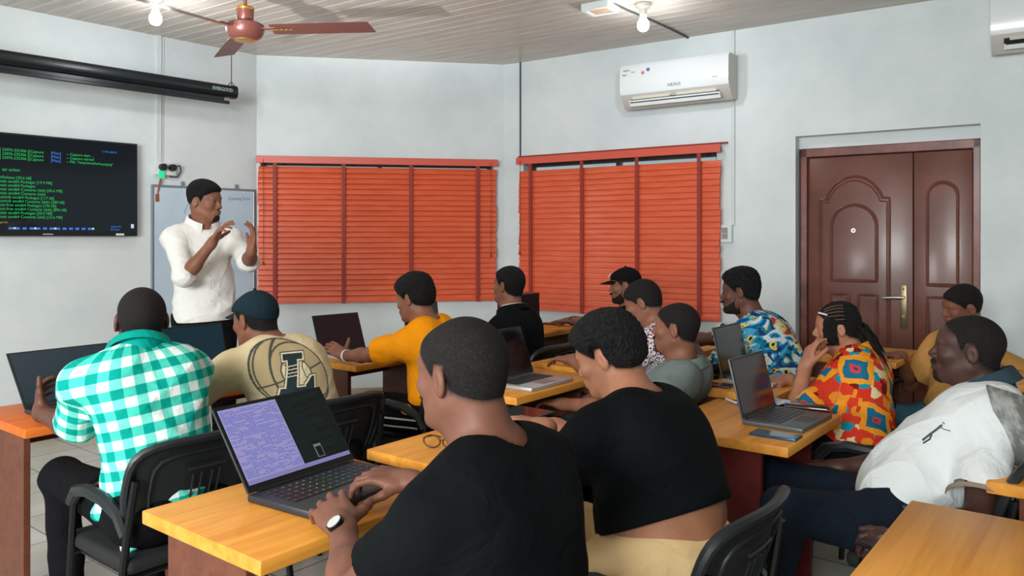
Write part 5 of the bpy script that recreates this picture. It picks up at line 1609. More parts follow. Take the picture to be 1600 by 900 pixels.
# 4. young man in orange t-shirt
def man_orange():
    f = Fig('person in an orange t-shirt and black striped track trousers, leaning on a desk', PD(648, 467, 4.0), -62, -10, 0, -62, UV(2.86, -2.71, SEAT), SKM, h=0.0058, hs=0.95, sw=0.155, build=0.86, neck=PD(666, 508, 3.96))
    f.arm('L', PD(538, 556, 4.22), (-0.3, -0.8, -0.8), (-0.65, 0.35, 0.35), (0.4, 0.2, -0.7), CR(0.3, 0.3, 0.2), 0.08, thumb=(0.9, 0.5, 0.0), tcurl=0.1)
    f.arm('R', PD(606, 548, 4.40), (0.5, 0.5, -1), (-0.8, 0.2, 0.1), (0, 0, -1), CR(0.4, 0.5, 0.4))
    f.legs(kneeL=PD(556, 646, 3.88), kneeR=PD(590, 630, 4.20), ankL=PD(575, 770, 4.05), ankR=PD(600, 760, 4.3))
    f.body(); f.hair(M_curl, 0.018, 0.025, nape=-0.045, flat=0.012, rough=0.0012, front=0.052, temple=0.026); f.eyes()
    f.shirt(M_orangetee, 't_shirt', 0.016, 0.70, 0.062, 0.078, A=0.004, seed=3.0, hem=-0.07)
    p = f.pants(M_blackpant, r0=0.098); f.shoes(M_blackshoe)
    # double white side stripes and a small gold patch on the near thigh
    sd, hip, kn, an = f.feet[0]
    side = nrm(Vector((0.0, -1.0, 0.25)))
    for dz, nm in ((0.016, 'white_stripe'), (-0.022, 'white_stripe')):
        pts = []
        for k in range(14):
            t = 0.10 + 0.85 * k / 13
            q = hip.lerp(kn, t) + Vector((0, 0, dz - 0.008))
            pts.append(q)
        G = project_sheet(f.pantsM, [[q + Vector((0, 0, w)) for q in pts] for w in (-0.004, 0.004)], Vector((0, 1, 0)), 0.001)
        mb = MB(); mb.sheet([[Vector(tuple(float(x) for x in q)) - f.root.location for q in r] for r in G], None, 0.001); mb.build(nm, M_wtrim, p, smooth=True)
    qc = hip.lerp(kn, 0.26) + Vector((0, 0, 0.052))
    G = project_sheet(f.pantsM, [[qc + Vector((0.030 * math.cos(a) * r, 0, 0.022 * math.sin(a) * r)) for a in [2 * math.pi * k / 20 for k in range(21)]] for r in (0.45, 0.75, 1.0)], Vector((0, 1, 0)), 0.001)
    mb = MB(); mb.sheet([[Vector(tuple(float(x) for x in q)) - f.root.location for q in r] for r in G], None, 0.001); mb.build('gold_patch', mat('gold_print', srgb(200, 140, 60), 0.6), p, smooth=True)
    S, E, W = f.sides['L']; ax = nrm(W - E); c = W - ax * 0.03
    w = empty('wristband', c, 0, 'white wristband on the left wrist of the young man in orange', 'wristband')
    n = nrm(ax.cross(Vector((0, 0, 1)))); t = ax.cross(n)
    rows = [[n * 0.034 * math.cos(a) + t * 0.034 * math.sin(a) + ax * o_ for a in [2 * math.pi * k / 24 for k in range(25)]] for o_ in (-0.009, 0.009)]
    mb = MB(); mb.sheet(rows, None, 0.003); mb.build('band', M_wtrim, w, smooth=True)
# 5. man in black at the corner
def man_corner():
    f = Fig('person in a black top with a striped white collar line, seated near the room corner', PD(795, 447, 4.7), -52, 6, 0, -62, UV(3.74, -2.77, SEAT), SKM, h=0.006, hs=0.94, sw=0.135, build=0.80, neck=PD(800, 489, 4.66))
    f.arm('L', UV(3.6, -3.28, 0.80), (-0.5, -0.5, -1), (-0.8, 0.6, 0), (0, 0, -1)); f.arm('R', UV(3.9, -3.3, 0.80), (0.5, 0.3, -1), (-0.8, 0.6, 0), (0, 0, -1))
    f.legs(); f.body(); f.hair(M_curl, 0.008, 0.02, nape=-0.05, flat=0.006, side_t=0.005); f.eyes()
    f.shirt(M_blacktee, 't_shirt', 0.014, 0.75, 0.056, 0.066, A=0.003, seed=4.0, hem=-0.08)
    f.collar(M_blacktee, height=0.022, gap=0.006); 
    ax = nrm(f.H - f.N); F1 = frame_from(f.bf, ax); b = f.N + ax * 0.042 - f.bf * 0.006
    tube_part('white_collar_line', [b + F1 @ Vector((0.079 * math.sin(a), 0.082 * math.cos(a), 0)) for a in [math.radians(70 + 220 * k / 24) for k in range(25)]], 0.0032, M_wtrim, f.root)
    f.pants(M_blackpant); f.shoes(M_blackshoe)
# 6. woman in black in the middle foreground
def woman_black():
    f = Fig('person in black t-shirt and cream trousers, short natural hair, bending over a desk', PD(951, 556, 2.2), -60, -20, 0, -50, UV(1.83, -0.90, SEAT + 0.01), SKL, h=0.0042, hs=0.90, sw=0.160, build=1.03, neck=PD(988, 620, 2.12), belly=0.045, bust=0.04, hunch=0.03)
    f.arm('L', PD(852, 668, 2.32), (-0.6, -0.6, -1), (-0.9, 0.35, 0.15), (0.1, 0, -1), CR(0.3, 0.4, 0.3))
    f.arm('R', UV(2.15, -1.5, 0.80), (0.6, 0.3, -1), (-0.8, 0.6, 0), (0, 0, -1))
    f.legs(out=0.10); f.body(); f.hair(M_curl, 0.022, 0.03, nape=-0.052, flat=0.006, rough=0.0015, front=0.050, temple=0.022); f.eyes()
    f.shirt(M_blacktee, 't_shirt', 0.014, 0.60, 0.066, 0.074, A=0.004, seed=5.0, hem=0.145, neck_gap=0.012, hemn=f.up + f.bf * 0.10)
    f.pants(M_creampant, waist=0.150, inf=0.020, r0=0.105, A=0.005, extra=lambda M: M.el(f.P + f.up * 0.07 + f.bf * 0.012, (0.180, 0.168, 0.15), frame_from(f.bf, f.up), k=0.05))
# 7. man in grey polo
def man_grey():
    f = Fig('person in a grey polo shirt with close-cropped hair, slouching and looking left', PD(1057, 513, 3.45), -62, 3, 0, -56, UV(3.20, -1.84, SEAT - 0.02), SKM, h=0.0052, hs=0.95, sw=0.155, build=0.88, neck=PD(1068, 580, 3.44))
    f.arm('L', UV(3.0, -2.05, 0.66), (-0.5, -0.5, -1), (-0.8, 0.6, 0), (0, 0, -1)); f.arm('R', UV(3.35, -2.05, 0.66), (0.5, 0.3, -1), (-0.8, 0.6, 0), (0, 0, -1))
    f.legs(flen=0.40); f.body(); f.hair(M_buzz, 0.0022, 0.03, nape=-0.05, side_t=0.0015, front=0.058); f.beard(M_beard, 0.003); f.eyes()
    f.shirt(M_greypolo, 'polo_shirt', cstart=0.010, neck_drop=-0.030, inf=0.016, sleeve=0.6, sr0=0.060, sr1=0.070, A=0.0035, seed=6.0, hem=-0.08, neck_gap=0.008); f.collar(M_greypolo, height=0.036, gap=0.008)
    f.pants(M_blackpant); f.shoes(M_blackshoe)
# 8. person in speckled shirt
def man_speckle():
    f = Fig('person in a speckled purple and white shirt, looking down', PD(1005, 473, 4.0), -66, -20, 0, -56, UV(3.62, -1.78, SEAT), SKM, h=0.0056, hs=0.93, sw=0.15, build=0.86, neck=PD(1030, 515, 3.98))
    f.arm('L', UV(3.42, -2.28, 0.79), (-0.5, -0.5, -1), (-0.8, 0.6, 0), (0, 0, -1)); f.arm('R', UV(3.75, -2.3, 0.79), (0.5, 0.3, -1), (-0.8, 0.6, 0), (0, 0, -1))
    f.legs(); f.body(); f.hair(M_buzz, 0.006, 0.025, nape=-0.045, flat=0.004, front=0.052); f.eyes()
    f.shirt(M_speckle, 'speckled_shirt', 0.018, 0.7, 0.070, 0.078, A=0.003, seed=7.0, hem=-0.08, neck_gap=0.010); f.pants(M_blackpant); f.shoes(M_blackshoe)
# 9. man in black cap by the blind
def man_cap():
    f = Fig('person in a black cap with white patch, seated against the right blind', PD(977, 446, 5.35), -78, -6, 0, -66, UV(4.72, -2.70, SEAT - 0.02), SKM, h=0.0062, hs=0.98, sw=0.16, build=0.92, neck=PD(985, 482, 5.38))
    f.arm('L', PD(893, 501, 5.68), (-0.2, -0.4, -1), (-0.95, 0.1, -0.05), (0, 0, -1), CR(0.12, 0.15, 0.1)); f.arm('R', UV(5.0, -3.3, 0.80), (0.5, 0.3, -1), (-0.8, 0.6, 0), (0, 0, -1))
    f.legs(); f.body(); f.hair(M_buzz, 0.004, 0.02); f.beard(M_beard, 0.008, full=True); f.eyes(brows=False)
    f.shirt(M_blacktee, 'black_top', 0.022, 0.85, 0.070, 0.076, A=0.003, seed=8.0, hem=-0.08, neck_gap=0.004); f.pants(M_blackpant); f.shoes(M_blackshoe)
    cap = baseball_cap(f, M_capblack, 'cap')
    M = Matrix.Translation(f.hp((0, 0.097, 0.082)) - f.root.location) @ (f.Rh @ Matrix.Rotation(math.radians(38), 3, 'X')).to_4x4()
    mb = MB(); mb.box((0, 0.0, 0), (0.07, 0.006, 0.036), M, 0.002); mb.build('white_patch', M_wtrim, cap)
    S, E, W = f.sides['L']; ax = nrm(W - E); n = nrm(ax.cross(Vector((0, 0, 1)))); t = ax.cross(n)
    w = empty('bracelet', W - ax * 0.012, 0, 'dark bracelet on the wrist reaching onto the far desk by the right blind', 'bracelet')
    mb = MB(); mb.tube([n * 0.031 * math.cos(a) + t * 0.029 * math.sin(a) for a in [2 * math.pi * k / 20 for k in range(20)]], 0.0055, 8, closed=True); mb.build('beads', M_dark, w, smooth=True)
# 10. man in the swirl-print shirt
def man_swirl():
    f = Fig('person in a white shirt with blue, red and yellow swirling print', PD(1157, 456, 4.3), -64, -5, 0, -60, UV(4.16, -1.42, SEAT), SKD, h=0.0056, hs=0.96, sw=0.165, build=0.98, neck=PD(1178, 496, 4.27), hunch=0.03)
    f.arm('L', PD(1082, 538, 4.42), (-0.1, -0.7, -1), (-0.8, 0.3, 0.1), (0, 0, -1), CR(0.4, 0.5, 0.4)); f.arm('R', UV(4.4, -2.2, 0.80), (0.5, 0.3, -1), (-0.8, 0.6, 0), (0, 0, -1))
    f.legs(); f.body(); f.hair(M_curl, 0.014, 0.022, nape=-0.05, flat=0.016, rough=0.0012, side_t=0.010); f.beard(M_beard, 0.010, full=True); f.eyes()
    f.shirt(M_swirl, 'printed_shirt', cstart=0.010, neck_drop=-0.030, inf=0.019, sleeve=0.84, sr0=0.066, sr1=0.078, A=0.004, seed=9.0, hem=-0.10, uv=True, neck_gap=0.006); f.pants(M_blackpant); f.shoes(M_blackshoe)
# 11. woman with braids
def woman_braids():
    f = Fig('person with braided hair and geometric red-orange shirt, chin on hand', PD(1309, 512, 3.5), -70, -4, 0, -52, UV(3.42, -0.86, SEAT), SKL, h=0.0048, hs=0.92, sw=0.150, build=0.92, neck=PD(1334, 560, 3.46), bust=0.03)
    f.arm('L', PD(1258, 574, 3.40), (-0.7, -0.5, -0.9), (0.28, 0.05, 0.9), (0.8, 0.1, -0.15), [(0.25, 0.5, 0.4), (0.4, 0.8, 0.5), (0.6, 0.9, 0.5), (0.8, 0.9, 0.5)], 0.05, thumb=(0.5, 0.8, 0.3))
    f.arm('R', PD(1232, 594, 3.60), (0.1, 0.6, -1), (-0.9, 0.2, -0.1), (0, 0, -1), CR(0.4, 0.5, 0.3))
    f.legs(); f.body(); f.eyes()
    h = f.hair(M_hair, 0.003, 0.02, nape=-0.048, front=0.066, temple=0.040, ear=0.030)
    q = f.hs; rr = random.Random(5)
    # cornrow ridges running back over the head
    mb = MB()
    for k in range(19):
        a = math.radians(-90 + 10 * k)
        pts = []
        for j in range(14):
            t = math.radians(22 + 118 * j / 13)
            y = 0.098 * math.cos(t); rad = math.sin(t)
            x = 0.081 * rad * math.sin(a); z = 0.030 + 0.092 * rad * math.cos(a)
            pts.append(f.hp((x, y - 0.014, z)) - f.root.location)
        mb.tube(pts, 0.0082 * q, 7)
    mb.build('cornrows', M_hair, f.root, smooth=True)
    mb = MB()
    for k in range(5):
        a = math.radians(-80 + 11 * k); pts = []
        for j in range(10):
            t = math.radians(48 + 50 * j / 9)
            pts.append(f.hp((0.090 * math.sin(t) * math.sin(a), 0.106 * math.cos(t) - 0.014, 0.030 + 0.101 * math.sin(t) * math.cos(a))) - f.root.location)
        mb.tube(pts, 0.0019, 6)
    mb.build('scalp_partings', M_scalp, f.root, smooth=True)
    for s_ in range(16):
        mb = MB()
        a = rr.uniform(-0.5, 0.5); b = rr.uniform(-1, 1)
        p0 = f.hp((0.040 * b, -0.098, 0.0 + 0.03 * a)); L_ = rr.uniform(0.26, 0.36)
        pts = []
        for j in range(16):
            t = j / 15
            off = -f.bf * (0.005 + 0.21 * t - 0.10 * t * t) + f.br * (0.035 * b + 0.06 * a * t) - f.bf * (0.02 * math.cos(s_ * 2.3)) + Vector((0, 0, -L_ * t - 0.03 * t * t))
            pts.append(p0 + off + Vector((0.003 * math.sin(j * 1.9 + s_), 0.003 * math.cos(j * 1.7 + s_), 0)) - f.root.location)
        mb.tube(pts, [0.0075] * 13 + [0.006, 0.008, 0.003], 7); mb.build('braid', M_hair, f.root, smooth=True)
    for s_ in range(9):
        mb = MB(); b = s_ / 8
        p0 = f.hp((-0.078 + 0.012 * b, 0.052 - 0.05 * b, 0.060)); pts = []
        for j in range(12):
            t = j / 11
            pts.append(p0 + f.hd((-0.012 - 0.006 * math.sin(t * 3), 0.012 * math.sin(t * 3), -0.135 * t)) + Vector((0.002 * math.sin(j * 2.2 + s_), 0, 0)) - f.root.location)
        mb.tube(pts, [0.0065] * 10 + [0.005, 0.002], 7); mb.build('braid', M_hair, f.root, smooth=True)
    mb = MB(); mb.tube([f.hp((-0.076, 0.045, 0.070)) - f.root.location, f.hp((-0.066, 0.066, 0.076)) - f.root.location, f.hp((-0.048, 0.082, 0.080)) - f.root.location], 0.004, 8); mb.build('hair_clip', M_wtrim, f.root, smooth=True)
    f.shirt(M_retro, 'printed_shirt', cstart=0.010, neck_drop=-0.030, inf=0.018, sleeve=0.82, sr0=0.060, sr1=0.076, A=0.004, seed=10.0, hem=-0.12, uv=True, neck_gap=0.008, extra=lambda M: M.el(f.P - Vector((0, 0, 0.02)), (0.175, 0.15, 0.10), frame_from(f.bf, f.up), k=0.05))
    f.collar(M_retro, height=0.028)
    f.pants(M_blackpant); f.shoes(M_blackshoe)
# 12. person in tan t-shirt by the door
def man_tan():
    f = Fig('person in a tan t-shirt and blue jeans leaning back in front of the brown door', PD(1503, 478, 4.3), -88, -12, -10, -98, PD(1492, 648, 4.25), SKM, h=0.0056, hs=0.96, sw=0.165, build=0.94, neck=PD(1502, 524, 4.34))
    f.arm('R', PD(1408, 556, 4.42), (-0.1, 0.4, -1), (-0.9, 0.05, 0.1), (0.2, 0, -1), CR(0.5, 0.7, 0.4)); f.arm('L', PD(1560, 578, 3.98), (0.9, 0.2, -0.3), (-0.9, 0.1, 0), (0, 0, -1), hand=True)
    f.legs(kneeL=PD(1405, 655, 3.95), kneeR=PD(1400, 650, 4.35), ankL=PD(1395, 775, 4.0), ankR=PD(1390, 765, 4.4))
    f.body(); f.hair(M_buzz, 0.006, 0.025, nape=-0.045, flat=0.003, front=0.056); f.eyes()
    f.shirt(M_tantee, 't_shirt', 0.020, 0.82, 0.074, 0.084, A=0.0045, seed=11.0, hem=-0.08); f.pants(M_bluejeans); f.shoes(M_blackshoe)
# 13. man in white polo
def man_polo():
    f = Fig('person in a white polo shirt with dark collar, leaning back in profile', PD(1513, 547, 2.56), -60, 4, 0, -62, UV(2.70, -0.56, SEAT), SKV, h=0.0042, hs=0.97, sw=0.170, build=1.02, neck=PD(1545, 618, 2.52), belly=0.03)
    f.arm('L', PD(1420, 846, 2.14), (0.9, -0.3, -1), (-0.95, 0.0, 0.0), (0.3, 0.3, -0.6), CR(0.6, 0.8, 0.5)); f.arm('R', UV(2.88, -0.80, 0.62), (0.5, 0.3, -1), (-0.8, 0.6, 0), (0, 0, -1))
    f.legs(kneeL=PD(1225, 795, 2.36), kneeR=UV(2.78, -1.02, 0.57), ankL=PD(1195, 1040, 2.46)); f.body()
    f.hair(M_buzz, 0.0016, 0.028, nape=-0.050, front=0.085, temple=0.052, fade=0.03); f.beard(M_beard, 0.004); f.eyes()
    o = f.shirt(M_whitepolo, 'polo_shirt', cstart=0.010, neck_drop=-0.030, inf=0.018, sleeve=0.80, sr0=0.068, sr1=0.084, A=0.0045, seed=12.0, hem=-0.07, neck_gap=0.008)
    f.collar(M_slate, height=0.038, gap=0.010, drop=-0.014); f.pants(M_jeans, r0=0.10, A=0.005); f.shoes(M_blackshoe)
    S, E, W = f.sides['L']; ax = nrm(E - S); b = S.lerp(E, 0.79)
    n = nrm(ax.cross(Vector((0, 0, 1)))); t = ax.cross(n)
    rows = [[b - f.root.location + n * rr_ * math.cos(a) + t * rr_ * math.sin(a) + ax * o_ for a in [2 * math.pi * k / 30 for k in range(31)]] for o_, rr_ in ((-0.004, 0.0890), (0.010, 0.0895))]
    mb = MB(); mb.sheet(rows, None, 0.003); mb.build('sleeve_trim', cloth('tan_knit', srgb(150, 134, 118)), o, smooth=True)
    # small embroidered sporting figure on the chest
    up = f.up; c = f.C + f.bf * 0.0 - f.br * 0.10 + up * 0.07
    strokes = [([(0.0, 0.06), (-0.006, 0.03), (-0.014, -0.005), (-0.022, -0.045)], 0.005), ([(-0.010, 0.0), (0.000, -0.03), (-0.012, -0.06)], 0.004), ([(-0.002, 0.045), (0.02, 0.038), (0.045, 0.034)], 0.002), ([(0.0, 0.07), (0.001, 0.074)], 0.006)]
    dirv = nrm(f.bf * -1.0 + f.br * 0.75)
    rt = nrm(dirv.cross(up)) * -1
    mb = MB()
    for pts, w in strokes:
        P_ = [c + rt * (-x * 0.6) + up * y * 0.6 for x, y in pts]
        Q_ = project_sheet(f.shirtM, [P_], dirv, 0.0)[0]
        mb.tube([Vector(tuple(float(v) for v in q)) - f.root.location for q in Q_], w * 0.75, 6)
    mb.build('embroidered_figure', mat('thread_grey', srgb(70, 76, 84), 0.8), o, smooth=True)
    # phone held over the lap
    h = empty('smartphone', PD(1385, 848, 2.10), 0.5, 'dark phone held low in the hand of the man in the white polo', 'phone')
    mb = MB(); mb.box((0, 0, 0.0), (0.15, 0.072, 0.008), bev=0.003); mb.build('phone_body', M_dark, h, smooth=True)
    mb = MB(); mb.box((0, 0, 0.005), (0.14, 0.066, 0.001)); mb.build('phone_screen', M_dispoff, h)
# 14. the teacher
def teacher():
    z = 4.7
    f = Fig('person standing in an untucked white long-sleeved shirt, teaching with both hands raised', PD(320, 315, z), 104, -4, 4, 140, Vector((PD(322, 0, z + 0.03).x, z + 0.03, 0.945)), SKM, h=0.0055, hs=0.98, sw=0.170, build=0.96, neck=PD(316, 353, z + 0.03))
    f.arm('R', PD(331, 380, 4.44), (-0.7, 0.1, -1), (0.50, -0.1, 0.80), (0.75, 0.1, -0.45), [(0.15, 0.35, 0.3), (0.3, 0.5, 0.35), (0.45, 0.6, 0.4), (0.6, 0.6, 0.4)], 0.16, thumb=(0.9, 0.5, 0.2), tcurl=0.15, hscale=1.05)
    f.arm('L', PD(393, 392, 4.42), (0.5, 0.0, -1), (0.18, -0.15, 1), (-0.75, -0.5, 0.1), [(0.35, 0.5, 0.35), (0.25, 0.45, 0.3), (0.2, 0.4, 0.3), (0.15, 0.35, 0.3)], 0.16, thumb=(0.95, 0.5, 0.0), tcurl=0.05, hscale=1.05)
    x = f.P.x
    f.legs(kneeL=(x + 0.12, z - 0.02, 0.50), kneeR=(x - 0.10, z + 0.02, 0.50), ankL=(x + 0.13, z + 0.04, 0.09), ankR=(x - 0.12, z + 0.06, 0.09))
    f.body(); f.hair(M_curl, 0.014, 0.018, nape=-0.02, flat=0.008, side_t=0.004, front=0.062, temple=0.04); f.beard(M_beard, 0.003, mous=False); f.eyes()
    o = f.shirt(M_whiteshirt, 'long_sleeved_shirt', cstart=0.010, neck_drop=-0.030, inf=0.018, sleeve=1.10, sr0=0.062, sr1=0.058, A=0.005, seed=13.0, hem=-0.015, neck_gap=0.012, cutneck=True,
            extra=lambda M: (M.el(f.P + Vector((0, 0, 0.02)), (0.180, 0.145, 0.16), frame_from(f.bf, f.up), k=0.06), M.el(f.P.lerp(f.C, 0.5), (0.168, 0.132, 0.2), frame_from(f.bf, f.up), k=0.06)))
    f.collar(M_whiteshirt, height=0.038, gap=0.010, tip=0.03)
    mb = MB(); pts = []
    top = f.N + f.bf * 0.1 - Vector((0, 0, 0.03)); 
    G = project_sheet(f.shirtM, [[Vector((0, 0, -0.035 * 0 - 0.44 * k / 12)) + f.N + f.bf * 0.0 + f.br * s_ + Vector((0, 0, -0.035)) for k in range(13)] for s_ in (-0.016, 0.016)], f.bf * -1, 0.0015)
    mb.sheet([[Vector(tuple(float(v) for v in q)) - f.root.location for q in r] for r in G], None, 0.002); mb.build('button_placket', M_whiteshirt, o, smooth=True)
    for k in range(6):
        q = (G[0][1 + 2 * k] + G[1][1 + 2 * k]) / 2; p_ = Vector(tuple(float(v) for v in q)) - f.root.location
        mb = MB(); mb.cyl(p_ - f.bf * 0.001, p_ + f.bf * 0.0035, 0.0055, seg=10); mb.build('button', M_wtrim, o)
    f.pants(M_blackpant, r0=0.10, r1=0.08, r2=0.072); f.shoes(M_blackshoe)
for fn_ in (man_front, man_teal, man_cream, man_orange, man_corner, woman_black, man_grey, man_speckle, man_cap, man_swirl, woman_braids, man_tan, man_polo, teacher):
    fn_()
# ---------------------------------------------------------------- chairs in use
chair(1.38, -2.56, 'black visitor chair holding the man in the teal check shirt')
chair(2.02, -2.66, 'black visitor chair holding the man in the cream t-shirt')
chair(2.88, -2.78, 'black visitor chair holding the young man in the orange t-shirt')
chair(3.76, -2.84, 'black visitor chair holding the man in black near the room corner')
chair(4.76, -2.77, 'black visitor chair under the man in the black cap by the blind')
chair(1.15, -0.86, 'black visitor chair under the foreground typist, below the picture edge')
chair(1.81, -0.93, 'black visitor chair holding the woman in cream trousers, its rounded back showing at the bottom')
chair(3.20, -1.88, 'black visitor chair under the man in the grey polo shirt')
chair(3.68, -1.86, "black visitor chair under the person in the speckled shirt")
chair(4.16, -1.40, 'black visitor chair under the man in the swirling-print shirt')
chair(3.42, -0.80, 'black visitor chair under the woman with braids')
chair(4.80, -0.80, 'black visitor chair under the person in the tan t-shirt', rot=0.8)
chair(2.79, -0.47, 'black visitor chair under the man in the white polo shirt')

# ---------------------------------------------------------------- laptops
def uvc(px, py, z=DZ): return PP(px, py, z)
M_dispL = mat('display_light', srgb(120, 116, 150), 0.2, emit=srgb(116, 112, 158), estr=0.75)
mlap = mat('display_code', srgb(8, 14, 14), 0.12, emit=srgb(10, 22, 22), estr=0.4)
c0 = PP(395, 772, DZ + 0.017); c1_ = PP(546, 722, DZ + 0.017)
du = (c1_ - c0); ang = math.atan2(du.y, du.x); wl = 0.380
cen = (c0 + c1_) / 2; fw = Vector((-math.sin(ang), math.cos(ang), 0)); dl = 0.252
cen = cen - fw * (dl / 2)
r, ds, Mx, hgt = laptop((cen.x, cen.y, DZ), ang, 'large dark gaming laptop with coloured keys on the front desk, screen split light and dark', wl, dl, 37, body=M_lapblack, disp=mlap, t=0.020, rows=5)
# light code page on the left part of the display, task bar, small window
def scrbox(x0, x1, z0, z1, m, nm, y=-0.0034, par=None):
    mb = MB(); mb.box2((x0, y - 0.0004, z0), (x1, y, z1)); bmesh.ops.transform(mb.bm, matrix=Mx, verts=mb.bm.verts[:]); return mb.build(nm, m, par or ds)
scrbox(-wl / 2 + 0.010, 0.012, 0.030, hgt - 0.012, M_dispL, 'light_page')
scrbox(-wl / 2 + 0.010, wl / 2 - 0.010, 0.018, 0.030, mat('task_bar', srgb(110, 108, 150), 0.3, emit=srgb(104, 100, 150), estr=0.6), 'task_bar')
mb = MB()
for k in range(42):
    z_ = 0.036 + k * 0.0048
    if z_ > hgt - 0.018: break
    x_ = -wl / 2 + 0.014; 
    while x_ < 0.004:
        w_ = rnd.uniform(0.006, 0.03)
        if rnd.random() < 0.75: mb.box2((x_, -0.0042, z_), (min(x_ + w_, 0.008), -0.0037, z_ + 0.0016))
        x_ += w_ + 0.003
bmesh.ops.transform(mb.bm, matrix=Mx, verts=mb.bm.verts[:]); o = mb.build('code_lines', mat('code_blue', srgb(60, 70, 140), 0.4, emit=srgb(70, 84, 168), estr=0.6), ds); o['kind'] = 'stuff'
mb = MB()
for k in range(40):
    z_ = 0.036 + k * 0.005
    if z_ > hgt - 0.016: break
    mb.box2((0.018, -0.0042, z_), (0.018 + rnd.uniform(0.03, 0.15), -0.0037, z_ + 0.001))
bmesh.ops.transform(mb.bm, matrix=Mx, verts=mb.bm.verts[:]); o = mb.build('code_lines', mat('code_dim', srgb(20, 34, 34), 0.4, emit=srgb(26, 44, 46), estr=0.5), ds); o['kind'] = 'stuff'
scrbox(0.066, 0.092, 0.036, 0.076, mat('window_grey', srgb(90, 96, 104), 0.4, emit=srgb(96, 102, 110), estr=0.5), 'small_window', y=-0.0044)
scrbox(0.069, 0.089, 0.038, 0.068, mlap, 'small_window_pane', y=-0.0050)
# coloured key legends
cols = [('red', (230, 60, 50)), ('amber', (240, 150, 60)), ('yellow', (210, 220, 80)), ('green', (40, 200, 120)), ('cyan', (40, 200, 220)), ('blue', (60, 120, 240)), ('violet', (130, 90, 230))]
kw = (wl - 0.05) / 14; kh = (dl * 0.50) / 5
for ci_, (nm, c) in enumerate(cols):
    mb = MB()
    for i in range(5):
        for j in (2 * ci_, 2 * ci_ + 1):
            x = -wl / 2 + 0.025 + (j + 0.5) * kw; y = -dl / 2 + dl * 0.40 + (i + 0.5) * kh
            mb.box2((x - 0.0025, y - 0.002, 0.0219), (x + 0.0025, y + 0.003, 0.0223))
    mb.build('%s_key_lights' % nm, mat('keylight_' + nm, srgb(*[int(q * 0.5) for q in c]), 0.5, emit=srgb(*c), estr=0.16), r)
# teal-lit laptop at the left edge
c = UV(1.435, -3.22); laptop((c.x, c.y, DZ), LR + math.radians(2), 'wide dark laptop with teal-black screen in front of the man in the check shirt', 0.40, 0.26, 40, disp=M_dispteal)
c = UV(2.05, -3.42); laptop((c.x, c.y, DZ), LR, 'laptop with silver keyboard and dark text screen beyond the check shirt', 0.36, 0.24, 16, body=M_lapsilver, lidm=M_lapblack, disp=M_dispteal)
p0 = PD(505, 497, 4.6)
c = UV(2.99, -3.48); laptop((c.x, c.y, DZ), LR - math.radians(6), 'laptop with brownish-black screen held by the young man in orange', 0.315, 0.225, 22, body=M_lapsilver, lidm=M_lapblack, disp=M_dispred)
c = UV(3.72, -3.52); laptop((c.x, c.y, DZ), LR + math.radians(4), 'dark laptop partly hidden behind the face of the young man in orange', 0.34, 0.23, 8, disp=M_dispoff)
c = UV(2.93, -2.17); laptop((c.x, c.y, DZ), LR + math.radians(1), 'silver laptop with black keys on the desk behind the foreground head', 0.34, 0.235, 20, body=M_lapsilver, lidm=M_lapblack, disp=M_dispoff)
c = UV(2.91, -0.985); laptop((c.x, c.y, DZ), LR + math.radians(-2), 'slim grey laptop facing right on the desk beside the blue phone', 0.31, 0.22, 14, body=M_lapgrey, disp=M_dispred, keym=M_keyg)
c = UV(3.66, -1.37); laptop((c.x, c.y, DZ), LR + math.radians(0), 'laptop with silver base and plain black screen in front of the braided woman', 0.33, 0.24, 12, body=M_lapsilver, lidm=M_lapgrey, disp=M_dispoff)
M_worn = mat('worn_silver', srgb(150, 152, 148), 0.45, metal=0.4)
noise_mix(M_worn, srgb(120, 122, 120), srgb(196, 198, 194), 16, 6, lo=0.45, hi=0.62)
laptop((1.584, 2.16, DZ), math.pi / 2, 'worn silver laptop seen from behind at the right edge', 0.34, 0.235, 16, body=M_lapsilver, lidm=M_worn)
# laptop of the woman in black, hidden behind the foreground shoulder
c = PP(806, 652); h = empty('tablet', (c.x, c.y, DZ + 0.001), LR, 'dark closed tablet under the hand of the woman in black', 'tablet')
mb = MB(); mb.box2((-0.13, -0.09, 0), (0.13, 0.09, 0.012), None, 0.004); mb.build('tablet_body', M_lapblack, h, smooth=True)
mb = MB(); mb.box2((-0.12, -0.08, 0.0115), (0.12, 0.08, 0.0128)); mb.build('screen', M_dispoff, h)

# ---------------------------------------------------------------- small things on the desks
def phone(px, py, rz, label, body=M_dark, z=DZ, w=0.158, d=0.076, screen=M_dispoff):
    p = PP(px, py, z); h = empty('smartphone', (p.x, p.y, z + 0.0008), rz, label, 'phone')
    mb = MB(); mb.box2((-w / 2, -d / 2, 0), (w / 2, d / 2, 0.009), None, 0.003); mb.build('phone_body', body, h, smooth=True)
    mb = MB(); mb.box2((-w / 2 + 0.004, -d / 2 + 0.004, 0.0085), (w / 2 - 0.004, d / 2 - 0.004, 0.0096)); mb.build('phone_screen', screen, h)
M_blueph = mat('blue_case', srgb(50, 90, 140), 0.3, metal=0.4)
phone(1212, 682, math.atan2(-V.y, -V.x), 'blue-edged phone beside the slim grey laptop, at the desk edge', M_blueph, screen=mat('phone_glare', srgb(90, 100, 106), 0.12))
phone(1117, 603, math.atan2(V.y, V.x) + 0.1, 'dark reddish phone lying beside the silver-based laptop', mat('wine_case', srgb(70, 24, 30), 0.3))
phone(862, 507, math.atan2(-V.y, -V.x), 'phone under the outstretched hand on the far desk', M_dark, z=DZ)
h = empty('glasses_case', PP(1262, 640), math.atan2(V.y, V.x) + 0.15, 'flat dark glossy case near the right end of the desk with the grey laptop', 'case')
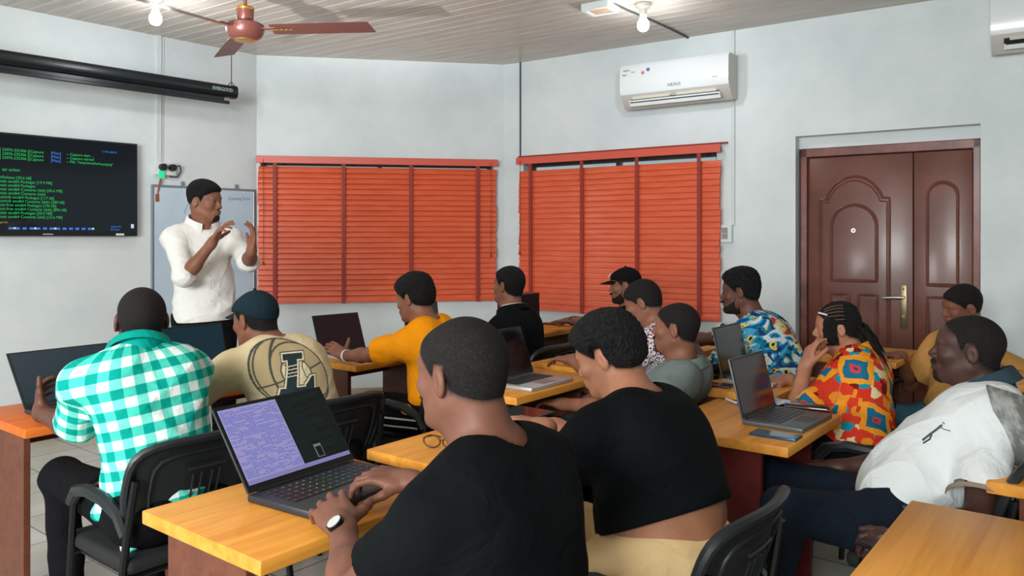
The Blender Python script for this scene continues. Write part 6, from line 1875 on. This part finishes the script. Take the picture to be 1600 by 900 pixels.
mb = MB(); mb.box((0, 0, 0.011), (0.17, 0.062, 0.020), bev=0.009, seg=3); mb.build('shell', mat('gloss_dark', srgb(26, 18, 20), 0.15, coat=0.5), h, smooth=True)
mb = MB(); mb.box((0, 0, 0.011), (0.172, 0.064, 0.0015)); mb.build('seam', M_steel, h)
# crumpled colourful packet
h = empty('tissue_packet', PP(1200, 634), 0.2, 'small crumpled packet printed with pastel colours behind the grey laptop', 'packet')
rows = [[Vector((x, y, 0.010 + 0.008 * math.sin(x * 90 + y * 60) * math.cos(y * 110) + 0.008 * (1 - (x / .07) ** 2))) for x in np.linspace(-.075, .075, 18)] for y in np.linspace(-.05, .05, 12)]
M_pack = mat('pastel_print', srgb(200, 190, 210), 0.35)
tc = nd(M_pack, 'ShaderNodeTexCoord'); vo = nd(M_pack, 'ShaderNodeTexVoronoi', i_Scale=70.0); lk(M_pack, tc.outputs['Object'], vo.inputs['Vector'])
sv = nd(M_pack, 'ShaderNodeSeparateColor'); lk(M_pack, vo.outputs['Color'], sv.inputs[0])
rp = ramp(M_pack, [(0, srgb(206, 200, 220)), (0.4, srgb(150, 170, 214)), (0.6, srgb(226, 190, 190)), (0.8, srgb(150, 200, 180))], 'CONSTANT'); lk(M_pack, sv.outputs[0], rp.inputs['Fac']); lk(M_pack, rp.outputs['Color'], bsdf(M_pack).inputs['Base Color'])
mb = MB(); mb.sheet(rows, None, 0.010); mb.build('wrapper', M_pack, h, smooth=True)
p = PP(1150, 633); h = empty('pen', (p.x, p.y, DZ + 0.0095), ROWROT + 0.9, 'blue-capped pen lying behind the grey laptop lid', 'pen')
mb = MB(); mb.cyl((-0.03, 0, 0), (0.08, 0, 0), 0.0045, seg=10); mb.build('barrel', mat('clear_plastic', srgb(200, 205, 215), 0.3), h, smooth=True)
mb = MB(); mb.cyl((-0.06, 0, 0), (-0.02, 0, 0), 0.0085, seg=12); mb.build('pen_cap', mat('blue_cap', srgb(40, 60, 170), 0.35), h, smooth=True)
# key fob
p = PP(1114, 592); h = empty('key_fob', (p.x, p.y, DZ + 0.001), 0.3, 'black key fob with a green and white tag on the desk', 'key fob')
mb = MB(); mb.box((0, 0, 0.009), (0.055, 0.034, 0.016), bev=0.007, seg=3); mb.build('fob', M_dark, h, smooth=True)
mb = MB(); mb.box((-0.045, 0.0, 0.004), (0.03, 0.026, 0.006), bev=0.002); mb.build('tag', mat('lime_tag', srgb(190, 214, 130), 0.4), h)
mb = MB(); mb.tube([Vector((-0.03 + 0.012 * math.cos(a), 0.004 + 0.012 * math.sin(a), 0.006)) for a in [2 * math.pi * k / 16 for k in range(16)]], 0.0013, 6, closed=True); mb.build('ring', M_steel, h, smooth=True)
# eyeglasses
p = PP(690, 702); h = empty('eyeglasses', (p.x, p.y, DZ), math.radians(-20), 'brown-rimmed eyeglasses lying on the second desk', 'glasses')
M_rim = mat('tortoise', srgb(74, 40, 30), 0.3)
for s in (-1, 1):
    mb = MB(); mb.tube([Vector((s * 0.034 + 0.027 * math.cos(a) * (1 + .1 * math.cos(2 * a)), 0, 0.023 + 0.020 * math.sin(a))) for a in [2 * math.pi * k / 24 for k in range(24)]], 0.0025, 6, closed=True); mb.build('rim', M_rim, h, smooth=True)
    mb = MB(); mb.tube([(s * 0.064, 0, 0.030), (s * 0.068, 0.01, 0.030), (s * 0.066, 0.09, 0.018), (s * 0.062, 0.125, 0.004)], 0.0024, 6); mb.build('temple', M_rim, h, smooth=True)
mb = MB(); mb.tube([(-0.008, 0, 0.026), (0, 0, 0.030), (0.008, 0, 0.026)], 0.0022, 6); mb.build('bridge', M_rim, h, smooth=True)
# dark lectern-like cabinet by the corner
p = PD(810, 500, 5.2)
h = empty('wooden_cabinet', (p.x, p.y, 0), ROWROT, 'tall dark reddish-brown cabinet standing behind the man in black near the corner', 'cabinet')
mb = MB(); mb.box2((-0.10, -0.10, 0.0), (0.10, 0.10, 1.06), None, 0.004); mb.build('carcass', mat('dark_mahogany', srgb(44, 16, 18), 0.4), h)
mb = MB(); mb.box2((-0.09, -0.108, 0.05), (0.09, -0.101, 1.0), None, 0.002); dr = mb.build('door', mat('dark_mahogany2', srgb(50, 18, 20), 0.4), h)
mb = MB(); mb.sph((0.07, -0.114, 0.6), 0.010, 10); mb.build('knob', M_brass, dr, smooth=True)
# backpack under the bench of the young man in orange
p = PD(655, 700, 3.66)
M_bag = cloth('black_nylon', srgb(18, 17, 18)); 
bm_ = Model(); o_ = Vector((p.x, p.y, 0))
bm_.el(o_ + Vector((0, 0, 0.24)), (0.16, 0.11, 0.23), None, k=0); bm_.el(o_ + Vector((0.0, -0.09, 0.17)), (0.12, 0.06, 0.13), None, k=0.03); bm_.rc(o_ + Vector((-0.08, 0, 0.44)), o_ + Vector((0.08, 0, 0.44)), 0.03, 0.03, k=0.05)
bm_.cut(lambda P, d: np.maximum(d - 0.006 * np.sin(P[:, 2] * 40 + 6 * np.sin(P[:, 0] * 22)) * np.sin(P[:, 0] * 31), 0.001 - P[:, 2]))
h = empty('backpack', (p.x, p.y, 0), 0, 'black backpack on the floor under the legs of the young man in orange', 'backpack')
V_, Q = extract(bm_, *bm_.bounds(), 0.007); np_mesh('bag_body', V_, Q, M_bag, h, h.location)
for s in (-1, 1):
    mb = MB(); mb.tube([(s * 0.05, -0.10, 0.42), (s * 0.09, -0.17, 0.36), (s * 0.11, -0.16, 0.24), (s * 0.09, -0.10, 0.12)], [0.012, 0.014, 0.014, 0.010], 8); mb.build('strap', M_bag, h, smooth=True)
mb = MB(); mb.tube([(-0.10, -0.13, 0.29), (0, -0.155, 0.31), (0.10, -0.13, 0.29)], 0.003, 6); mb.build('zip', mat('bronze_zip', srgb(120, 84, 50), 0.4), h, smooth=True)
